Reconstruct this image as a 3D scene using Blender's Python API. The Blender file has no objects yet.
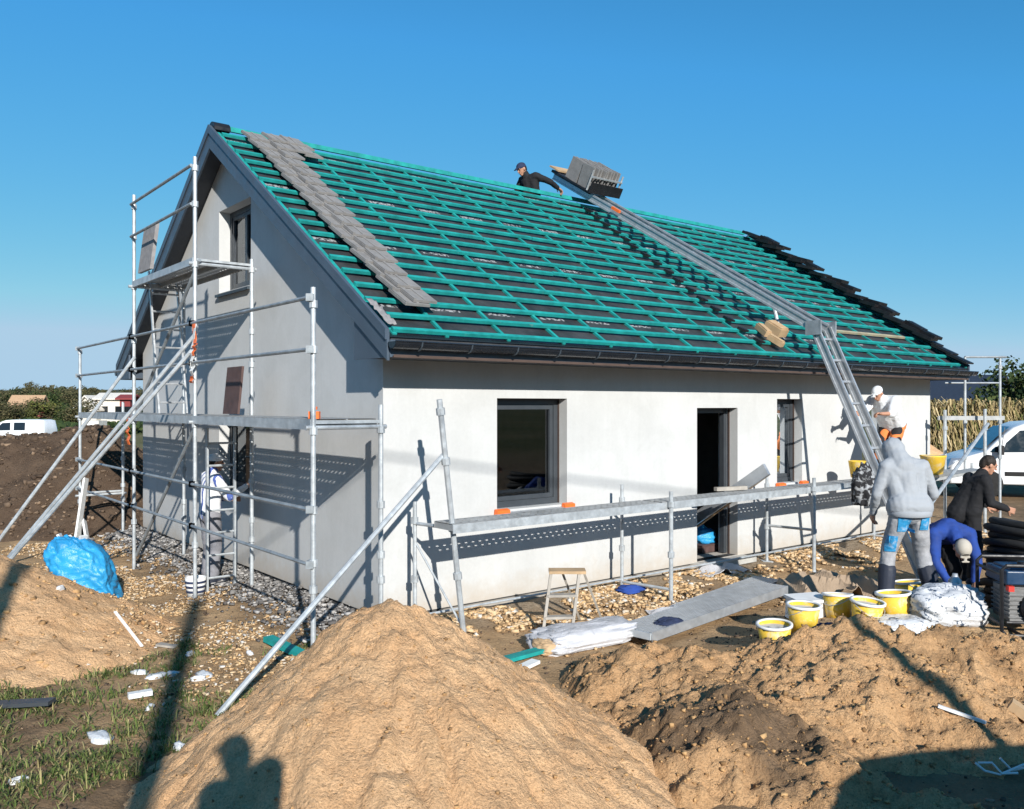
import bpy, bmesh, math, random
import numpy as np
from mathutils import Vector, Matrix, noise
R = math.radians
V = Vector
random.seed(7)
sc = bpy.context.scene
COL = sc.collection

# ------------------------------------------------------------------ frame of reference
EYE = 2.35                       # camera height above the foot of the house wall
F = 861.0                        # focal length in pixels
C0 = V((-1.387, 9.26, 0.0))      # near corner of the house
DR = V((0.7814, 0.6241, 0.0))    # along the long wall
DL = V((-0.6243, 0.7813, 0.0))   # along the gable wall
UP = V((0, 0, 1))
LEN, DEP = 12.3, 8.92
SLOPE = 0.654
ALPHA = math.atan(SLOPE)
EAVE = 0.6
VERGE = 0.28
ZE = 3.03                        # roof plane height at the eave edge

def W(t, n, z):                  # long wall: t along, n outward
    return C0 + DR * t - DL * n + UP * z
def G(s, o, z):                  # gable wall: s along, o outward
    return C0 + DL * s - DR * o + UP * z
def at(px, py, Y):
    return V(((px - 512) / F * Y, Y, EYE - (py - 404.5) / F * Y))

# ------------------------------------------------------------------ mesh builder
class MB:
    def __init__(self):
        self.v = []; self.f = []
    def add(self, vs, fs):
        b = len(self.v)
        self.v.extend([V(p) for p in vs])
        self.f.extend([tuple(i + b for i in f) for f in fs])
    def box(self, c, s, m=None):
        c = V(c); x, y, z = s[0] / 2, s[1] / 2, s[2] / 2
        vs = [V((sx * x, sy * y, sz * z)) for sz in (-1, 1) for sy in (-1, 1) for sx in (-1, 1)]
        if m is not None: vs = [m @ p for p in vs]
        self.add([p + c for p in vs], [(0, 2, 3, 1), (4, 5, 7, 6), (0, 1, 5, 4), (2, 6, 7, 3), (0, 4, 6, 2), (1, 3, 7, 5)])
    def bar(self, p0, p1, w, h, up=UP):
        p0, p1 = V(p0), V(p1); d = (p1 - p0).normalized()
        a = d.cross(V(up))
        if a.length < 1e-5: a = d.cross(V((1, 0, 0)))
        a.normalize(); b = a.cross(d).normalized()
        m = Matrix((a, d, b)).transposed()
        self.box((p0 + p1) / 2, (w, (p1 - p0).length, h), m)
    def tube(self, p0, p1, r, n=8, r2=None):
        self.path([p0, p1], r, n, r2)
    def path(self, pts, r, n=8, r2=None):
        pts = [V(p) for p in pts]; k = len(pts); vs = []; fs = []
        r2 = r if r2 is None else r2
        a = None
        for i, p in enumerate(pts):
            d = (pts[min(i + 1, k - 1)] - pts[max(i - 1, 0)]).normalized()
            if a is None:
                a = d.cross(UP)
                if a.length < 1e-4: a = d.cross(V((1, 0, 0)))
            else:
                a = a - d * a.dot(d)
            a.normalize(); b = d.cross(a)
            rr = r + (r2 - r) * i / max(k - 1, 1)
            for j in range(n):
                q = 2 * math.pi * j / n
                vs.append(p + (a * math.cos(q) + b * math.sin(q)) * rr)
        for i in range(k - 1):
            for j in range(n):
                fs.append((i * n + j, i * n + (j + 1) % n, (i + 1) * n + (j + 1) % n, (i + 1) * n + j))
        fs.append(tuple(reversed(range(n)))); fs.append(tuple((k - 1) * n + j for j in range(n)))
        self.add(vs, fs)
    def lathe(self, prof, n=20, o=(0, 0, 0), m=None, cap0=True, cap1=True):
        vs = []; fs = []; o = V(o)
        for r, z in prof:
            for j in range(n):
                q = 2 * math.pi * j / n
                p = V((r * math.cos(q), r * math.sin(q), z))
                vs.append((m @ p if m is not None else p) + o)
        for i in range(len(prof) - 1):
            for j in range(n):
                fs.append((i * n + j, i * n + (j + 1) % n, (i + 1) * n + (j + 1) % n, (i + 1) * n + j))
        if cap0: fs.append(tuple(reversed(range(n))))
        if cap1: fs.append(tuple((len(prof) - 1) * n + j for j in range(n)))
        self.add(vs, fs)
    def prism(self, poly, d):
        poly = [V(p) for p in poly]; d = V(d); n = len(poly)
        fs = [tuple(reversed(range(n))), tuple(range(n, 2 * n))]
        fs += [(i, (i + 1) % n, n + (i + 1) % n, n + i) for i in range(n)]
        self.add(poly + [p + d for p in poly], fs)
    def poly(self, pts):
        self.add(pts, [tuple(range(len(pts)))])
    def ell(self, c, r, m=None, n=12):
        prof = [(max(math.sin(math.pi * i / n), 1e-3), -math.cos(math.pi * i / n)) for i in range(n + 1)]
        S = Matrix.Diagonal(V(r))
        self.lathe(prof, n + 4, c, (m @ S) if m is not None else S)
    def cap(self, p0, r0, p1, r1, n=12):
        p0, p1 = V(p0), V(p1); d = p1 - p0; L = d.length
        if L < 1e-5: return self.ell(p0, (r0, r0, r0))
        q = UP.rotation_difference(d).to_matrix()
        prof = [(max(r0 * math.sin(a), 1e-3), -r0 * math.cos(a)) for a in [math.pi / 2 * i / 4 for i in range(5)]]
        prof += [(max(r1 * math.cos(a), 1e-3), L + r1 * math.sin(a)) for a in [math.pi / 2 * i / 4 for i in range(5)]]
        self.lathe(prof, n, p0, q)
    def build(self, name, mat, parent=None, smooth=False, fix=True):
        me = bpy.data.meshes.new(name)
        vs = [V(p) for p in self.v]
        o = bpy.data.objects.new(name, me)
        COL.objects.link(o)
        if parent is None:
            lo = [min(p[i] for p in vs) for i in range(3)]; hi = [max(p[i] for p in vs) for i in range(3)]
            base = V(((lo[0] + hi[0]) / 2, (lo[1] + hi[1]) / 2, lo[2]))
            o.location = base
        else:
            o.parent = parent; base = V((0, 0, 0)); q = parent
            while q is not None: base += q.location; q = q.parent
        me.from_pydata([p - base for p in vs], [], self.f)
        if fix:
            bm = bmesh.new(); bm.from_mesh(me); bmesh.ops.recalc_face_normals(bm, faces=bm.faces); bm.to_mesh(me); bm.free()
        if smooth: me.polygons.foreach_set('use_smooth', [True] * len(me.polygons))
        me.materials.append(mat); me.update()
        return o

def np_mesh(name, verts, faces, mat, parent=None, smooth=True, cols=None):
    me = bpy.data.meshes.new(name)
    verts = np.asarray(verts, dtype=np.float64)
    if parent is None:
        base = np.array([(verts[:, 0].min() + verts[:, 0].max()) / 2, (verts[:, 1].min() + verts[:, 1].max()) / 2, verts[:, 2].min()])
    else:
        b = V((0, 0, 0)); q = parent
        while q is not None: b += q.location; q = q.parent
        base = np.array(b)
    faces = np.asarray(faces, dtype=np.int32); k = faces.shape[1]
    me.vertices.add(len(verts)); me.vertices.foreach_set('co', (verts - base).astype(np.float32).ravel())
    me.loops.add(faces.size); me.loops.foreach_set('vertex_index', faces.ravel())
    me.polygons.add(len(faces)); me.polygons.foreach_set('loop_start', np.arange(0, faces.size, k, dtype=np.int32))
    me.update(calc_edges=True); me.validate()
    if smooth: me.polygons.foreach_set('use_smooth', [True] * len(me.polygons))
    if cols is not None:
        a = me.color_attributes.new('mix', 'FLOAT_COLOR', 'POINT'); a.data.foreach_set('color', np.asarray(cols, np.float32).ravel())
    me.materials.append(mat)
    o = bpy.data.objects.new(name, me); COL.objects.link(o)
    if parent is None: o.location = V(base)
    else: o.parent = parent
    return o

def tag(o, label=None, cat=None, group=None, kind=None):
    if label: o['label'] = label
    if cat: o['category'] = cat
    if group: o['group'] = group
    if kind: o['kind'] = kind
    return o
def thing(name, label, cat, loc=(0, 0, 0), group=None):
    o = bpy.data.objects.new(name, None); COL.objects.link(o); o.location = V(loc); o.empty_display_size = .2
    return tag(o, label, cat, group)
def kids(o): return [c for c in bpy.data.objects if c.parent == o]
def dup(o, parent=None, label=None):
    c = o.copy(); COL.objects.link(c)
    if parent is not None: c.parent = parent
    if label: c['label'] = label
    for ch in kids(o): dup(ch, c)
    return c
def fb(x, y, z=0.0, o=4, h=1.0): return noise.fractal(V((x, y, z)), h, 2.0, o)

# ------------------------------------------------------------------ materials
def nodes(name):
    m = bpy.data.materials.new(name); m.use_nodes = True
    return m, m.node_tree, m.node_tree.nodes['Principled BSDF']
def N(nt, t, **k):
    n = nt.nodes.new(t)
    for a, b in k.items(): setattr(n, a, b)
    return n
def ramp(nt, fac, stops):
    r = N(nt, 'ShaderNodeValToRGB'); e = r.color_ramp.elements
    while len(e) < len(stops): e.new(0.5)
    for i, (p, c) in enumerate(stops):
        e[i].position = p; e[i].color = (*c, 1) if len(c) == 3 else c
    nt.links.new(fac, r.inputs[0]); return r.outputs[0]
def nz(nt, scale, detail=6, rough=.6, vec=None, dist=0.0):
    n = N(nt, 'ShaderNodeTexNoise'); n.inputs['Scale'].default_value = scale; n.inputs['Detail'].default_value = detail
    n.inputs['Roughness'].default_value = rough; n.inputs['Distortion'].default_value = dist
    if vec is not None: nt.links.new(vec, n.inputs['Vector'])
    return n.outputs['Fac']
def mixc(nt, fac, a, b, mode='MIX'):
    m = N(nt, 'ShaderNodeMix', data_type='RGBA', blend_type=mode)
    for s, x in ((m.inputs[0], fac), (m.inputs[6], a), (m.inputs[7], b)):
        if hasattr(x, 'links'): nt.links.new(x, s)
        elif isinstance(x, (int, float)): s.default_value = x
        else: s.default_value = (*x, 1)
    return m.outputs[2]
def bump(nt, b, h, strength, dist=.02):
    n = N(nt, 'ShaderNodeBump'); n.inputs['Strength'].default_value = strength; n.inputs['Distance'].default_value = dist
    nt.links.new(h, n.inputs['Height']); nt.links.new(n.outputs[0], b.inputs['Normal'])
def coord(nt): return N(nt, 'ShaderNodeTexCoord').outputs['Object']
def mul(c, k): return tuple(min(x * k, 1) for x in c)

def mat(name, col, rough=.6, metal=0.0, var=.18, scale=6.0, dirt=None, dirt_amt=.45, dscale=3.0, bmp=.15, bscale=40.0, bdist=.01, spec=.4, island=0.0):
    m, nt, b = nodes(name); co = coord(nt)
    c = ramp(nt, nz(nt, scale, vec=co), [(.3, mul(col, 1 - var)), (.7, mul(col, 1 + var))])
    if island:
        g = N(nt, 'ShaderNodeNewGeometry')
        k = ramp(nt, g.outputs['Random Per Island'], [(0, (1 - island,) * 3), (1, (1, 1, 1))])
        c = mixc(nt, 1.0, c, k, 'MULTIPLY')
    if dirt is not None:
        f = ramp(nt, nz(nt, dscale, 8, .7, co, .4), [(1 - dirt_amt, (0, 0, 0)), (min(1.25 - dirt_amt, 1), (1, 1, 1))])
        c = mixc(nt, f, c, dirt)
    nt.links.new(c, b.inputs['Base Color'])
    b.inputs['Metallic'].default_value = metal; b.inputs['Specular IOR Level'].default_value = spec
    rr = ramp(nt, nz(nt, scale * 2, vec=co), [(.3, (max(rough - .12, .03),) * 3), (.7, (min(rough + .12, 1),) * 3)])
    nt.links.new(rr, b.inputs['Roughness'])
    if bmp: bump(nt, b, nz(nt, bscale, 6, .65, co), bmp, bdist)
    return m

M = {}
M['steel'] = mat('galvanised_steel', (.43, .46, .48), .5, .35, .22, 9, (.17, .16, .15), .38, 7)
M['old_steel'] = mat('weathered_steel', (.30, .33, .35), .55, .35, .25, 8, (.13, .12, .10), .42, 6)
M['alu'] = mat('aluminium', (.47, .49, .51), .42, .55, .15, 8, (.28, .26, .24), .36, 6)
M['deck'] = mat('deck_metal', (.36, .37, .37), .6, .3, .2, 6, (.2, .18, .15), .42, 5)
M['dark'] = mat('anthracite_metal', (.045, .06, .075), .45, 0, .15, 5, (.10, .11, .12), .3, 2)
M['barge'] = mat('slate_blue_board', (.062, .085, .115), .45, 0, .12, 4, (.11, .12, .13), .3, 1.2)
M['gutter'] = mat('black_gutter', (.012, .015, .02), .25, 0, .2, 4, None, bmp=0)
M['soffit'] = mat('dark_soffit', (.05, .055, .065), .6, 0, .1, 4)
M['brownstrip'] = mat('brown_timber_strip', (.075, .05, .042), .8)
M['frame'] = mat('window_frame_grey', (.045, .052, .06), .4, 0, .1, 5)
M['teal'] = mat('teal_treated_wood', (.01, .31, .29), .7, 0, .3, 5, (.30, .42, .37), .36, 6, .25, 60, .004, island=.42)
M['tealpale'] = mat('worn_teal_wood', (.34, .30, .20), .75, 0, .25, 3, (.02, .30, .24), .46, 6)
M['wood'] = mat('pale_timber', (.44, .30, .17), .75, 0, .25, 4, (.25, .17, .1), .4, 5)
M['greywood'] = mat('weathered_timber', (.34, .31, .27), .8, 0, .25, 6, (.14, .11, .09), .4, 4)
M['tile'] = mat('grey_concrete_tile', (.23, .222, .215), .85, 0, .16, 7, (.14, .13, .125), .36, 5, .3, 50, .004, island=.22)
M['blacktile'] = mat('black_tile', (.016, .016, .018), .42, 0, .3, 6, (.05, .05, .05), .3, 6, island=.5)
M['plinth'] = mat('plinth_grey', (.07, .07, .07), .9, 0, .3, 6)
M['floor'] = mat('concrete_floor', (.22, .21, .2), .9)
M['inner'] = mat('raw_inner_wall', (.09, .085, .08), .9)
M['white'] = mat('white_plastic', (.72, .72, .70), .5, 0, .08, 6, (.4, .36, .3), .32, 7)
M['orange'] = mat('orange_plastic', (.8, .16, .03), .5, 0, .1)
M['yellow'] = mat('yellow_plastic', (.74, .48, .05), .55, 0, .12, 6, (.62, .58, .50), .5, 9)
M['mortar'] = mat('mortar_grey', (.42, .41, .38), .9)
M['blueplastic'] = None
M['black'] = mat('black_paint', (.012, .012, .014), .45, 0, .2, 6, (.06, .05, .04), .3, 8)
M['rubber'] = mat('black_rubber', (.015, .015, .015), .8)
M['bluetank'] = mat('blue_enamel', (.015, .045, .10), .35, 0, .1)
M['engine'] = mat('engine_alloy', (.2, .2, .2), .5, .5)
M['red'] = mat('red_plastic', (.5, .03, .02), .5)
M['carwhite'] = mat('white_car_paint', (.74, .75, .76), .25, 0, .03, 3, None, bmp=0)
M['carglass'] = mat('tinted_car_glass', (.012, .015, .018), .08, 0, .1, 3, None, bmp=0, spec=.7)
M['carblue'] = mat('blue_reflective_glass', (.02, .045, .09), .12, 0, .1, 3, None, bmp=0, spec=.7)
M['lamp'] = mat('clear_headlight', (.5, .52, .55), .15, .3, .1, 3, None, bmp=0)
M['brownboard'] = mat('brown_scuffed_board', (.085, .05, .045), .7, 0, .3, 8, (.5, .46, .44), .3, 22)
M['greyboard'] = mat('grey_insulation_board', (.24, .23, .23), .9, 0, .2, 12, (.4, .39, .38), .35, 25)
M['denim'] = mat('dark_blue_fabric', (.02, .03, .07), .9, 0, .35, 10, (.12, .12, .14), .34, 12)
M['skin'] = mat('skin', (.44, .23, .15), .55, 0, .08, 12, bmp=.05)
M['hair'] = mat('dark_hair', (.02, .014, .01), .7, 0, .3, 40)
M['eye'] = mat('dark_eye', (.02, .02, .02), .3)
M['hoodie'] = mat('grey_hoodie_fabric', (.31, .33, .355), .95, 0, .05, 5, (.37, .38, .39), .25, 5, .3, 120, .004)
M['workpants'] = None
M['blackcloth'] = mat('black_fabric', (.012, .012, .014), .9, 0, .4, 8, (.03, .03, .03), .3, 10)
M['bluecloth'] = mat('royal_blue_fabric', (.015, .05, .24), .85, 0, .25, 6)
M['whitecloth'] = mat('white_fabric', (.68, .70, .72), .9, 0, .1, 6, (.5, .48, .45), .35, 8)
M['greytrousers'] = mat('grey_dusty_trousers', (.2, .2, .22), .9, 0, .25, 6, (.4, .4, .4), .4, 10)
M['boot'] = mat('dark_boot', (.02, .025, .04), .7, 0, .3, 8, (.2, .2, .2), .3, 14)
M['cap'] = mat('beige_cap', (.40, .37, .32), .85, 0, .1, 10)
M['bark'] = mat('bark', (.06, .045, .03), .9)
M['farwall'] = mat('pale_render', (.62, .58, .52), .9)
M['farroof'] = mat('tan_roof', (.42, .27, .16), .9)
M['redroof'] = mat('dark_red_roof', (.22, .04, .04), .8)
M['darkroof'] = mat('dark_blue_roof', (.02, .028, .045), .5)
M['glasspane'] = None

def mk_glass():
    m, nt, b = nodes('window_glass')
    out = nt.nodes['Material Output']
    g = N(nt, 'ShaderNodeBsdfGlossy'); g.inputs['Roughness'].default_value = .01; g.inputs['Color'].default_value = (.9, .95, 1, 1)
    t = N(nt, 'ShaderNodeBsdfTransparent'); t.inputs['Color'].default_value = (.75, .8, .8, 1)
    f = N(nt, 'ShaderNodeFresnel'); f.inputs['IOR'].default_value = 1.95
    mx = N(nt, 'ShaderNodeMixShader')
    nt.links.new(f.outputs[0], mx.inputs[0]); nt.links.new(t.outputs[0], mx.inputs[1]); nt.links.new(g.outputs[0], mx.inputs[2])
    nt.links.new(mx.outputs[0], out.inputs[0]); return m
M['glasspane'] = mk_glass()

def mk_plaster():
    m, nt, b = nodes('base_coat_render'); co = coord(nt)
    c = ramp(nt, nz(nt, .9, 5, .6, co), [(.3, (.49, .495, .49)), (.7, (.55, .555, .55))])
    mp = N(nt, 'ShaderNodeMapping'); nt.links.new(co, mp.inputs[0]); mp.inputs['Scale'].default_value = (9, 9, .35)
    st = ramp(nt, nz(nt, 1.0, 6, .7, mp.outputs[0]), [(.35, (.9, .9, .9)), (.6, (1, 1, 1))])
    c = mixc(nt, .28, c, st, 'MULTIPLY')
    fine = ramp(nt, nz(nt, 26, 6, .7, co), [(.3, (.93, .93, .93)), (.6, (1, 1, 1))])
    c = mixc(nt, .7, c, fine, 'MULTIPLY')
    pt = ramp(nt, nz(nt, 1.7, 4, .55, co, .8), [(.44, (.955, .955, .95)), (.52, (1, 1, 1))]); c = mixc(nt, .8, c, pt, 'MULTIPLY')
    # splashed soil near the foot of the wall (real dirt)
    sx = N(nt, 'ShaderNodeSeparateXYZ'); nt.links.new(co, sx.inputs[0])
    ad = N(nt, 'ShaderNodeMath', operation='MULTIPLY_ADD'); nt.links.new(nz(nt, 7, 6, .7, co), ad.inputs[0]); ad.inputs[1].default_value = .5; nt.links.new(sx.outputs[2], ad.inputs[2])
    f = ramp(nt, ad.outputs[0], [(.28, (.7, .7, .7)), (.62, (0, 0, 0))])
    c = mixc(nt, f, c, (.42, .36, .29))
    nt.links.new(c, b.inputs['Base Color']); b.inputs['Roughness'].default_value = .92; b.inputs['Specular IOR Level'].default_value = .2
    bump(nt, b, nz(nt, 90, 5, .6, co), .12, .004); return m
M['plaster'] = mk_plaster()

def mk_membrane():
    m, nt, b = nodes('black_roof_membrane'); co = coord(nt)
    c = ramp(nt, nz(nt, 3, 6, .6, co), [(.3, (.018, .018, .02)), (.75, (.06, .06, .064))])
    # rows of faint pale print on the sheet
    mp = N(nt, 'ShaderNodeMapping'); nt.links.new(co, mp.inputs[0]); mp.inputs['Rotation'].default_value = (0, 0, -math.atan2(DR.y, DR.x))
    sx = N(nt, 'ShaderNodeSeparateXYZ'); nt.links.new(mp.outputs[0], sx.inputs[0])
    wv = N(nt, 'ShaderNodeMath', operation='PINGPONG'); nt.links.new(sx.outputs[1], wv.inputs[0]); wv.inputs[1].default_value = .35
    row = N(nt, 'ShaderNodeMath', operation='LESS_THAN'); nt.links.new(wv.outputs[0], row.inputs[0]); row.inputs[1].default_value = .035
    wx = N(nt, 'ShaderNodeMath', operation='PINGPONG'); nt.links.new(sx.outputs[0], wx.inputs[0]); wx.inputs[1].default_value = .4
    seg = N(nt, 'ShaderNodeMath', operation='LESS_THAN'); nt.links.new(wx.outputs[0], seg.inputs[0]); seg.inputs[1].default_value = .2
    pr = N(nt, 'ShaderNodeMath', operation='MULTIPLY'); nt.links.new(row.outputs[0], pr.inputs[0]); nt.links.new(seg.outputs[0], pr.inputs[1])
    bl = ramp(nt, nz(nt, 22, 3, .6, co), [(.47, (0, 0, 0)), (.53, (1, 1, 1))])
    p2 = N(nt, 'ShaderNodeMath', operation='MULTIPLY'); nt.links.new(pr.outputs[0], p2.inputs[0]); nt.links.new(bl, p2.inputs[1])
    c = mixc(nt, p2.outputs[0], c, (.32, .32, .33))
    nt.links.new(c, b.inputs['Base Color']); b.inputs['Roughness'].default_value = .5
    bump(nt, b, nz(nt, 5, 5, .6, co), .5, .03); return m
M['membrane'] = mk_membrane()

def mk_sand(name, lo, hi, damp, dampamt=.35, soil=None):
    m, nt, b = nodes(name); co = coord(nt)
    c = ramp(nt, nz(nt, 2.2, 8, .65, co, .3), [(.25, lo), (.72, hi)])
    g = ramp(nt, nz(nt, 70, 4, .7, co), [(.3, (.58, .56, .54)), (.5, (.93, .92, .91)), (.7, (1.15, 1.15, 1.15))])
    c = mixc(nt, .9, c, g, 'MULTIPLY')
    f = ramp(nt, nz(nt, 1.1, 7, .65, co, .6), [(1 - dampamt - .08, (0, 0, 0)), (1 - dampamt + .12, (1, 1, 1))])
    c = mixc(nt, f, c, damp)
    sp = ramp(nt, nz(nt, 30, 3, .5, co), [(.24, (.4, .38, .35)), (.34, (1, 1, 1))])
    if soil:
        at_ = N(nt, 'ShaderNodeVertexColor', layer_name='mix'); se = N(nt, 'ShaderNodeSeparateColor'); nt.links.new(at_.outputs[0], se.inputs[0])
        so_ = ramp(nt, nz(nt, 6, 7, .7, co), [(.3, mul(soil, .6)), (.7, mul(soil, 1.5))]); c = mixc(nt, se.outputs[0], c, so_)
    c = mixc(nt, .6, c, sp, 'MULTIPLY')
    nt.links.new(c, b.inputs['Base Color']); b.inputs['Roughness'].default_value = .95; b.inputs['Specular IOR Level'].default_value = .15
    a = N(nt, 'ShaderNodeMath', operation='MULTIPLY_ADD'); nt.links.new(nz(nt, 55, 6, .75, co), a.inputs[0]); a.inputs[1].default_value = .35; nt.links.new(nz(nt, 13, 6, .7, co), a.inputs[2])
    bump(nt, b, a.outputs[0], 1.0, .06); return m
M['sand'] = mk_sand('ochre_sand', (.66, .385, .195), (.86, .57, .325), (.52, .29, .13), .30)
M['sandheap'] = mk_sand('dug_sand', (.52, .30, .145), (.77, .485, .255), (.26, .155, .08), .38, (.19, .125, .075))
M['soil'] = mk_sand('dark_soil', (.075, .05, .034), (.14, .098, .068), (.055, .036, .025), .4)

def mk_ground():
    m, nt, b = nodes('site_ground'); co = coord(nt)
    a = N(nt, 'ShaderNodeVertexColor', layer_name='mix'); s = N(nt, 'ShaderNodeSeparateColor'); nt.links.new(a.outputs[0], s.inputs[0])
    soil = ramp(nt, nz(nt, 2.5, 8, .7, co, .4), [(.28, (.13, .088, .05)), (.52, (.27, .18, .105)), (.75, (.42, .285, .165))])
    sand = ramp(nt, nz(nt, 2.2, 8, .65, co, .3), [(.25, (.38, .24, .125)), (.72, (.56, .38, .215))])
    field = ramp(nt, nz(nt, .05, 6, .6, co), [(.35, (.09, .11, .035)), (.65, (.20, .17, .08))])
    rub = ramp(nt, nz(nt, 20, 6, .7, co), [(.3, (.24, .18, .12)), (.7, (.46, .37, .27))])
    c = mixc(nt, s.outputs[0], soil, sand); c = mixc(nt, s.outputs[2], c, rub); c = mixc(nt, s.outputs[1], c, field)
    g = ramp(nt, nz(nt, 60, 4, .7, co), [(.3, (.68, .67, .66)), (.7, (1, 1, 1))]); c = mixc(nt, .85, c, g, 'MULTIPLY')
    nt.links.new(c, b.inputs['Base Color']); b.inputs['Roughness'].default_value = .95; b.inputs['Specular IOR Level'].default_value = .15
    k = N(nt, 'ShaderNodeMath', operation='MULTIPLY_ADD'); nt.links.new(nz(nt, 45, 6, .75, co), k.inputs[0]); k.inputs[1].default_value = .4; nt.links.new(nz(nt, 9, 6, .7, co), k.inputs[2])
    bump(nt, b, k.outputs[0], .9, .06); return m
M['ground'] = mk_ground()

def mk_island(name, stops, rough=.9, trans=0.0):
    m, nt, b = nodes(name); co = coord(nt)
    g = N(nt, 'ShaderNodeNewGeometry')
    c = ramp(nt, g.outputs['Random Per Island'], stops)
    c = mixc(nt, .5, c, ramp(nt, nz(nt, 30, 4, .6, co), [(.3, (.6, .6, .6)), (.7, (1, 1, 1))]), 'MULTIPLY')
    nt.links.new(c, b.inputs['Base Color']); b.inputs['Roughness'].default_value = rough; b.inputs['Specular IOR Level'].default_value = .25
    return m
M['rubble'] = mk_island('rubble_chips', [(0, (.2, .13, .07)), (.2, (.42, .27, .14)), (.5, (.62, .41, .21)), (.8, (.66, .49, .30)), (.92, (.62, .52, .40)), (1, (.64, .63, .60))])
M['stone'] = mk_island('grey_stones', [(0, (.10, .09, .085)), (.5, (.22, .21, .2)), (1, (.48, .46, .44))])
M['clod'] = mk_island('sand_clods', [(0, (.22, .13, .06)), (.5, (.42, .25, .115)), (1, (.54, .34, .16))])
M['darkclod'] = mk_island('soil_clods', [(0, (.06, .04, .028)), (.75, (.15, .105, .072)), (1, (.30, .21, .14))])
M['grass'] = mk_island('grass_blades', [(0, (.06, .09, .02)), (.5, (.13, .18, .045)), (.75, (.24, .23, .09)), (1, (.38, .30, .15))])
M['leafA'] = mk_island('dark_leaves', [(0, (.018, .035, .012)), (.6, (.04, .065, .02)), (1, (.08, .10, .03))])
M['leafB'] = mk_island('brown_green_leaves', [(0, (.04, .045, .02)), (.6, (.085, .08, .035)), (1, (.15, .12, .06))])
M['leafC'] = mk_island('yellow_green_leaves', [(0, (.06, .08, .02)), (.6, (.11, .12, .03)), (1, (.2, .18, .05))])
M['wood_far'] = mk_island('far_woodland', [(0, (.035, .05, .03)), (.5, (.06, .07, .04)), (1, (.11, .095, .06))])
M['corn'] = mk_island('dry_maize', [(0, (.13, .14, .045)), (.4, (.30, .22, .10)), (.75, (.45, .34, .17)), (1, (.6, .48, .28))])

def mk_sheet(name, col, rough, trans=.0):
    m, nt, b = nodes(name); co = coord(nt)
    c = ramp(nt, nz(nt, 4, 6, .6, co), [(.3, mul(col, .82)), (.7, mul(col, 1.1))])
    nt.links.new(c, b.inputs['Base Color']); b.inputs['Roughness'].default_value = rough; b.inputs['Specular IOR Level'].default_value = .5
    bump(nt, b, nz(nt, 9, 6, .65, co, 1.2), .6, .03); return m
M['blueplastic'] = mk_sheet('blue_plastic_film', (.03, .30, .60), .3)
M['whitefilm'] = mk_sheet('white_plastic_film', (.66, .67, .68), .35)
M['greyfilm'] = mk_sheet('grey_translucent_film', (.50, .50, .52), .3)
M['tarp'] = mk_sheet('brown_paper_sheet', (.34, .25, .17), .8)

def mk_print():      # white film with dark lettering-like blots
    m, nt, b = nodes('printed_white_film'); co = coord(nt)
    c = ramp(nt, nz(nt, 4, 6, .6, co), [(.3, (.50, .51, .53)), (.7, (.64, .65, .66))])
    f = ramp(nt, nz(nt, 15, 2, .4, co, 1.5), [(.62, (0, 0, 0)), (.64, (1, 1, 1))])
    c = mixc(nt, f, c, (.07, .10, .15))
    nt.links.new(c, b.inputs['Base Color']); b.inputs['Roughness'].default_value = .35
    bump(nt, b, nz(nt, 9, 6, .65, co, 1.2), .7, .03); return m
M['printfilm'] = mk_print()
def mk_work():
    m, nt, b = nodes('plaster_stained_trousers'); co = coord(nt)
    c = ramp(nt, nz(nt, 7, 7, .7, co), [(.32, (.20, .205, .22)), (.55, (.33, .33, .34)), (.72, (.52, .52, .52))])
    nt.links.new(c, b.inputs['Base Color']); b.inputs['Roughness'].default_value = .92
    bump(nt, b, nz(nt, 22, 5, .6, co), .4, .012); return m
M['workpants'] = mk_work()
M['bluepatch'] = mat('bright_blue_patch', (.02, .24, .48), .85, 0, .2, 9, (.45, .5, .55), .5, 18)
def mk_stripes():
    m, nt, b = nodes('striped_white_shirt'); co = coord(nt)
    w = N(nt, 'ShaderNodeTexWave', wave_type='BANDS', bands_direction='X'); w.inputs['Scale'].default_value = 3.2; nt.links.new(co, w.inputs['Vector'])
    c = ramp(nt, w.outputs['Fac'], [(.8, (.66, .67, .69)), (.86, (.06, .10, .32))])
    nt.links.new(c, b.inputs['Base Color']); b.inputs['Roughness'].default_value = .9; return m
M['stripes'] = mk_stripes()
def mk_orangeblack():
    m, nt, b = nodes('orange_black_workwear'); co = coord(nt)
    c = ramp(nt, nz(nt, 5, 1, .4, co, .3), [(.52, (.014, .013, .015)), (.54, (.7, .2, .05))])
    nt.links.new(c, b.inputs['Base Color']); b.inputs['Roughness'].default_value = .85; return m
M['orangeblack'] = mk_orangeblack()
def mk_spot():
    m, nt, b = nodes('spotted_cloth'); co = coord(nt)
    c = ramp(nt, nz(nt, 16, 3, .5, co, .6), [(.50, (.014, .014, .016)), (.62, (.34, .35, .36))])
    nt.links.new(c, b.inputs['Base Color']); b.inputs['Roughness'].default_value = .9; return m
M['spotted'] = mk_spot()

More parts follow.
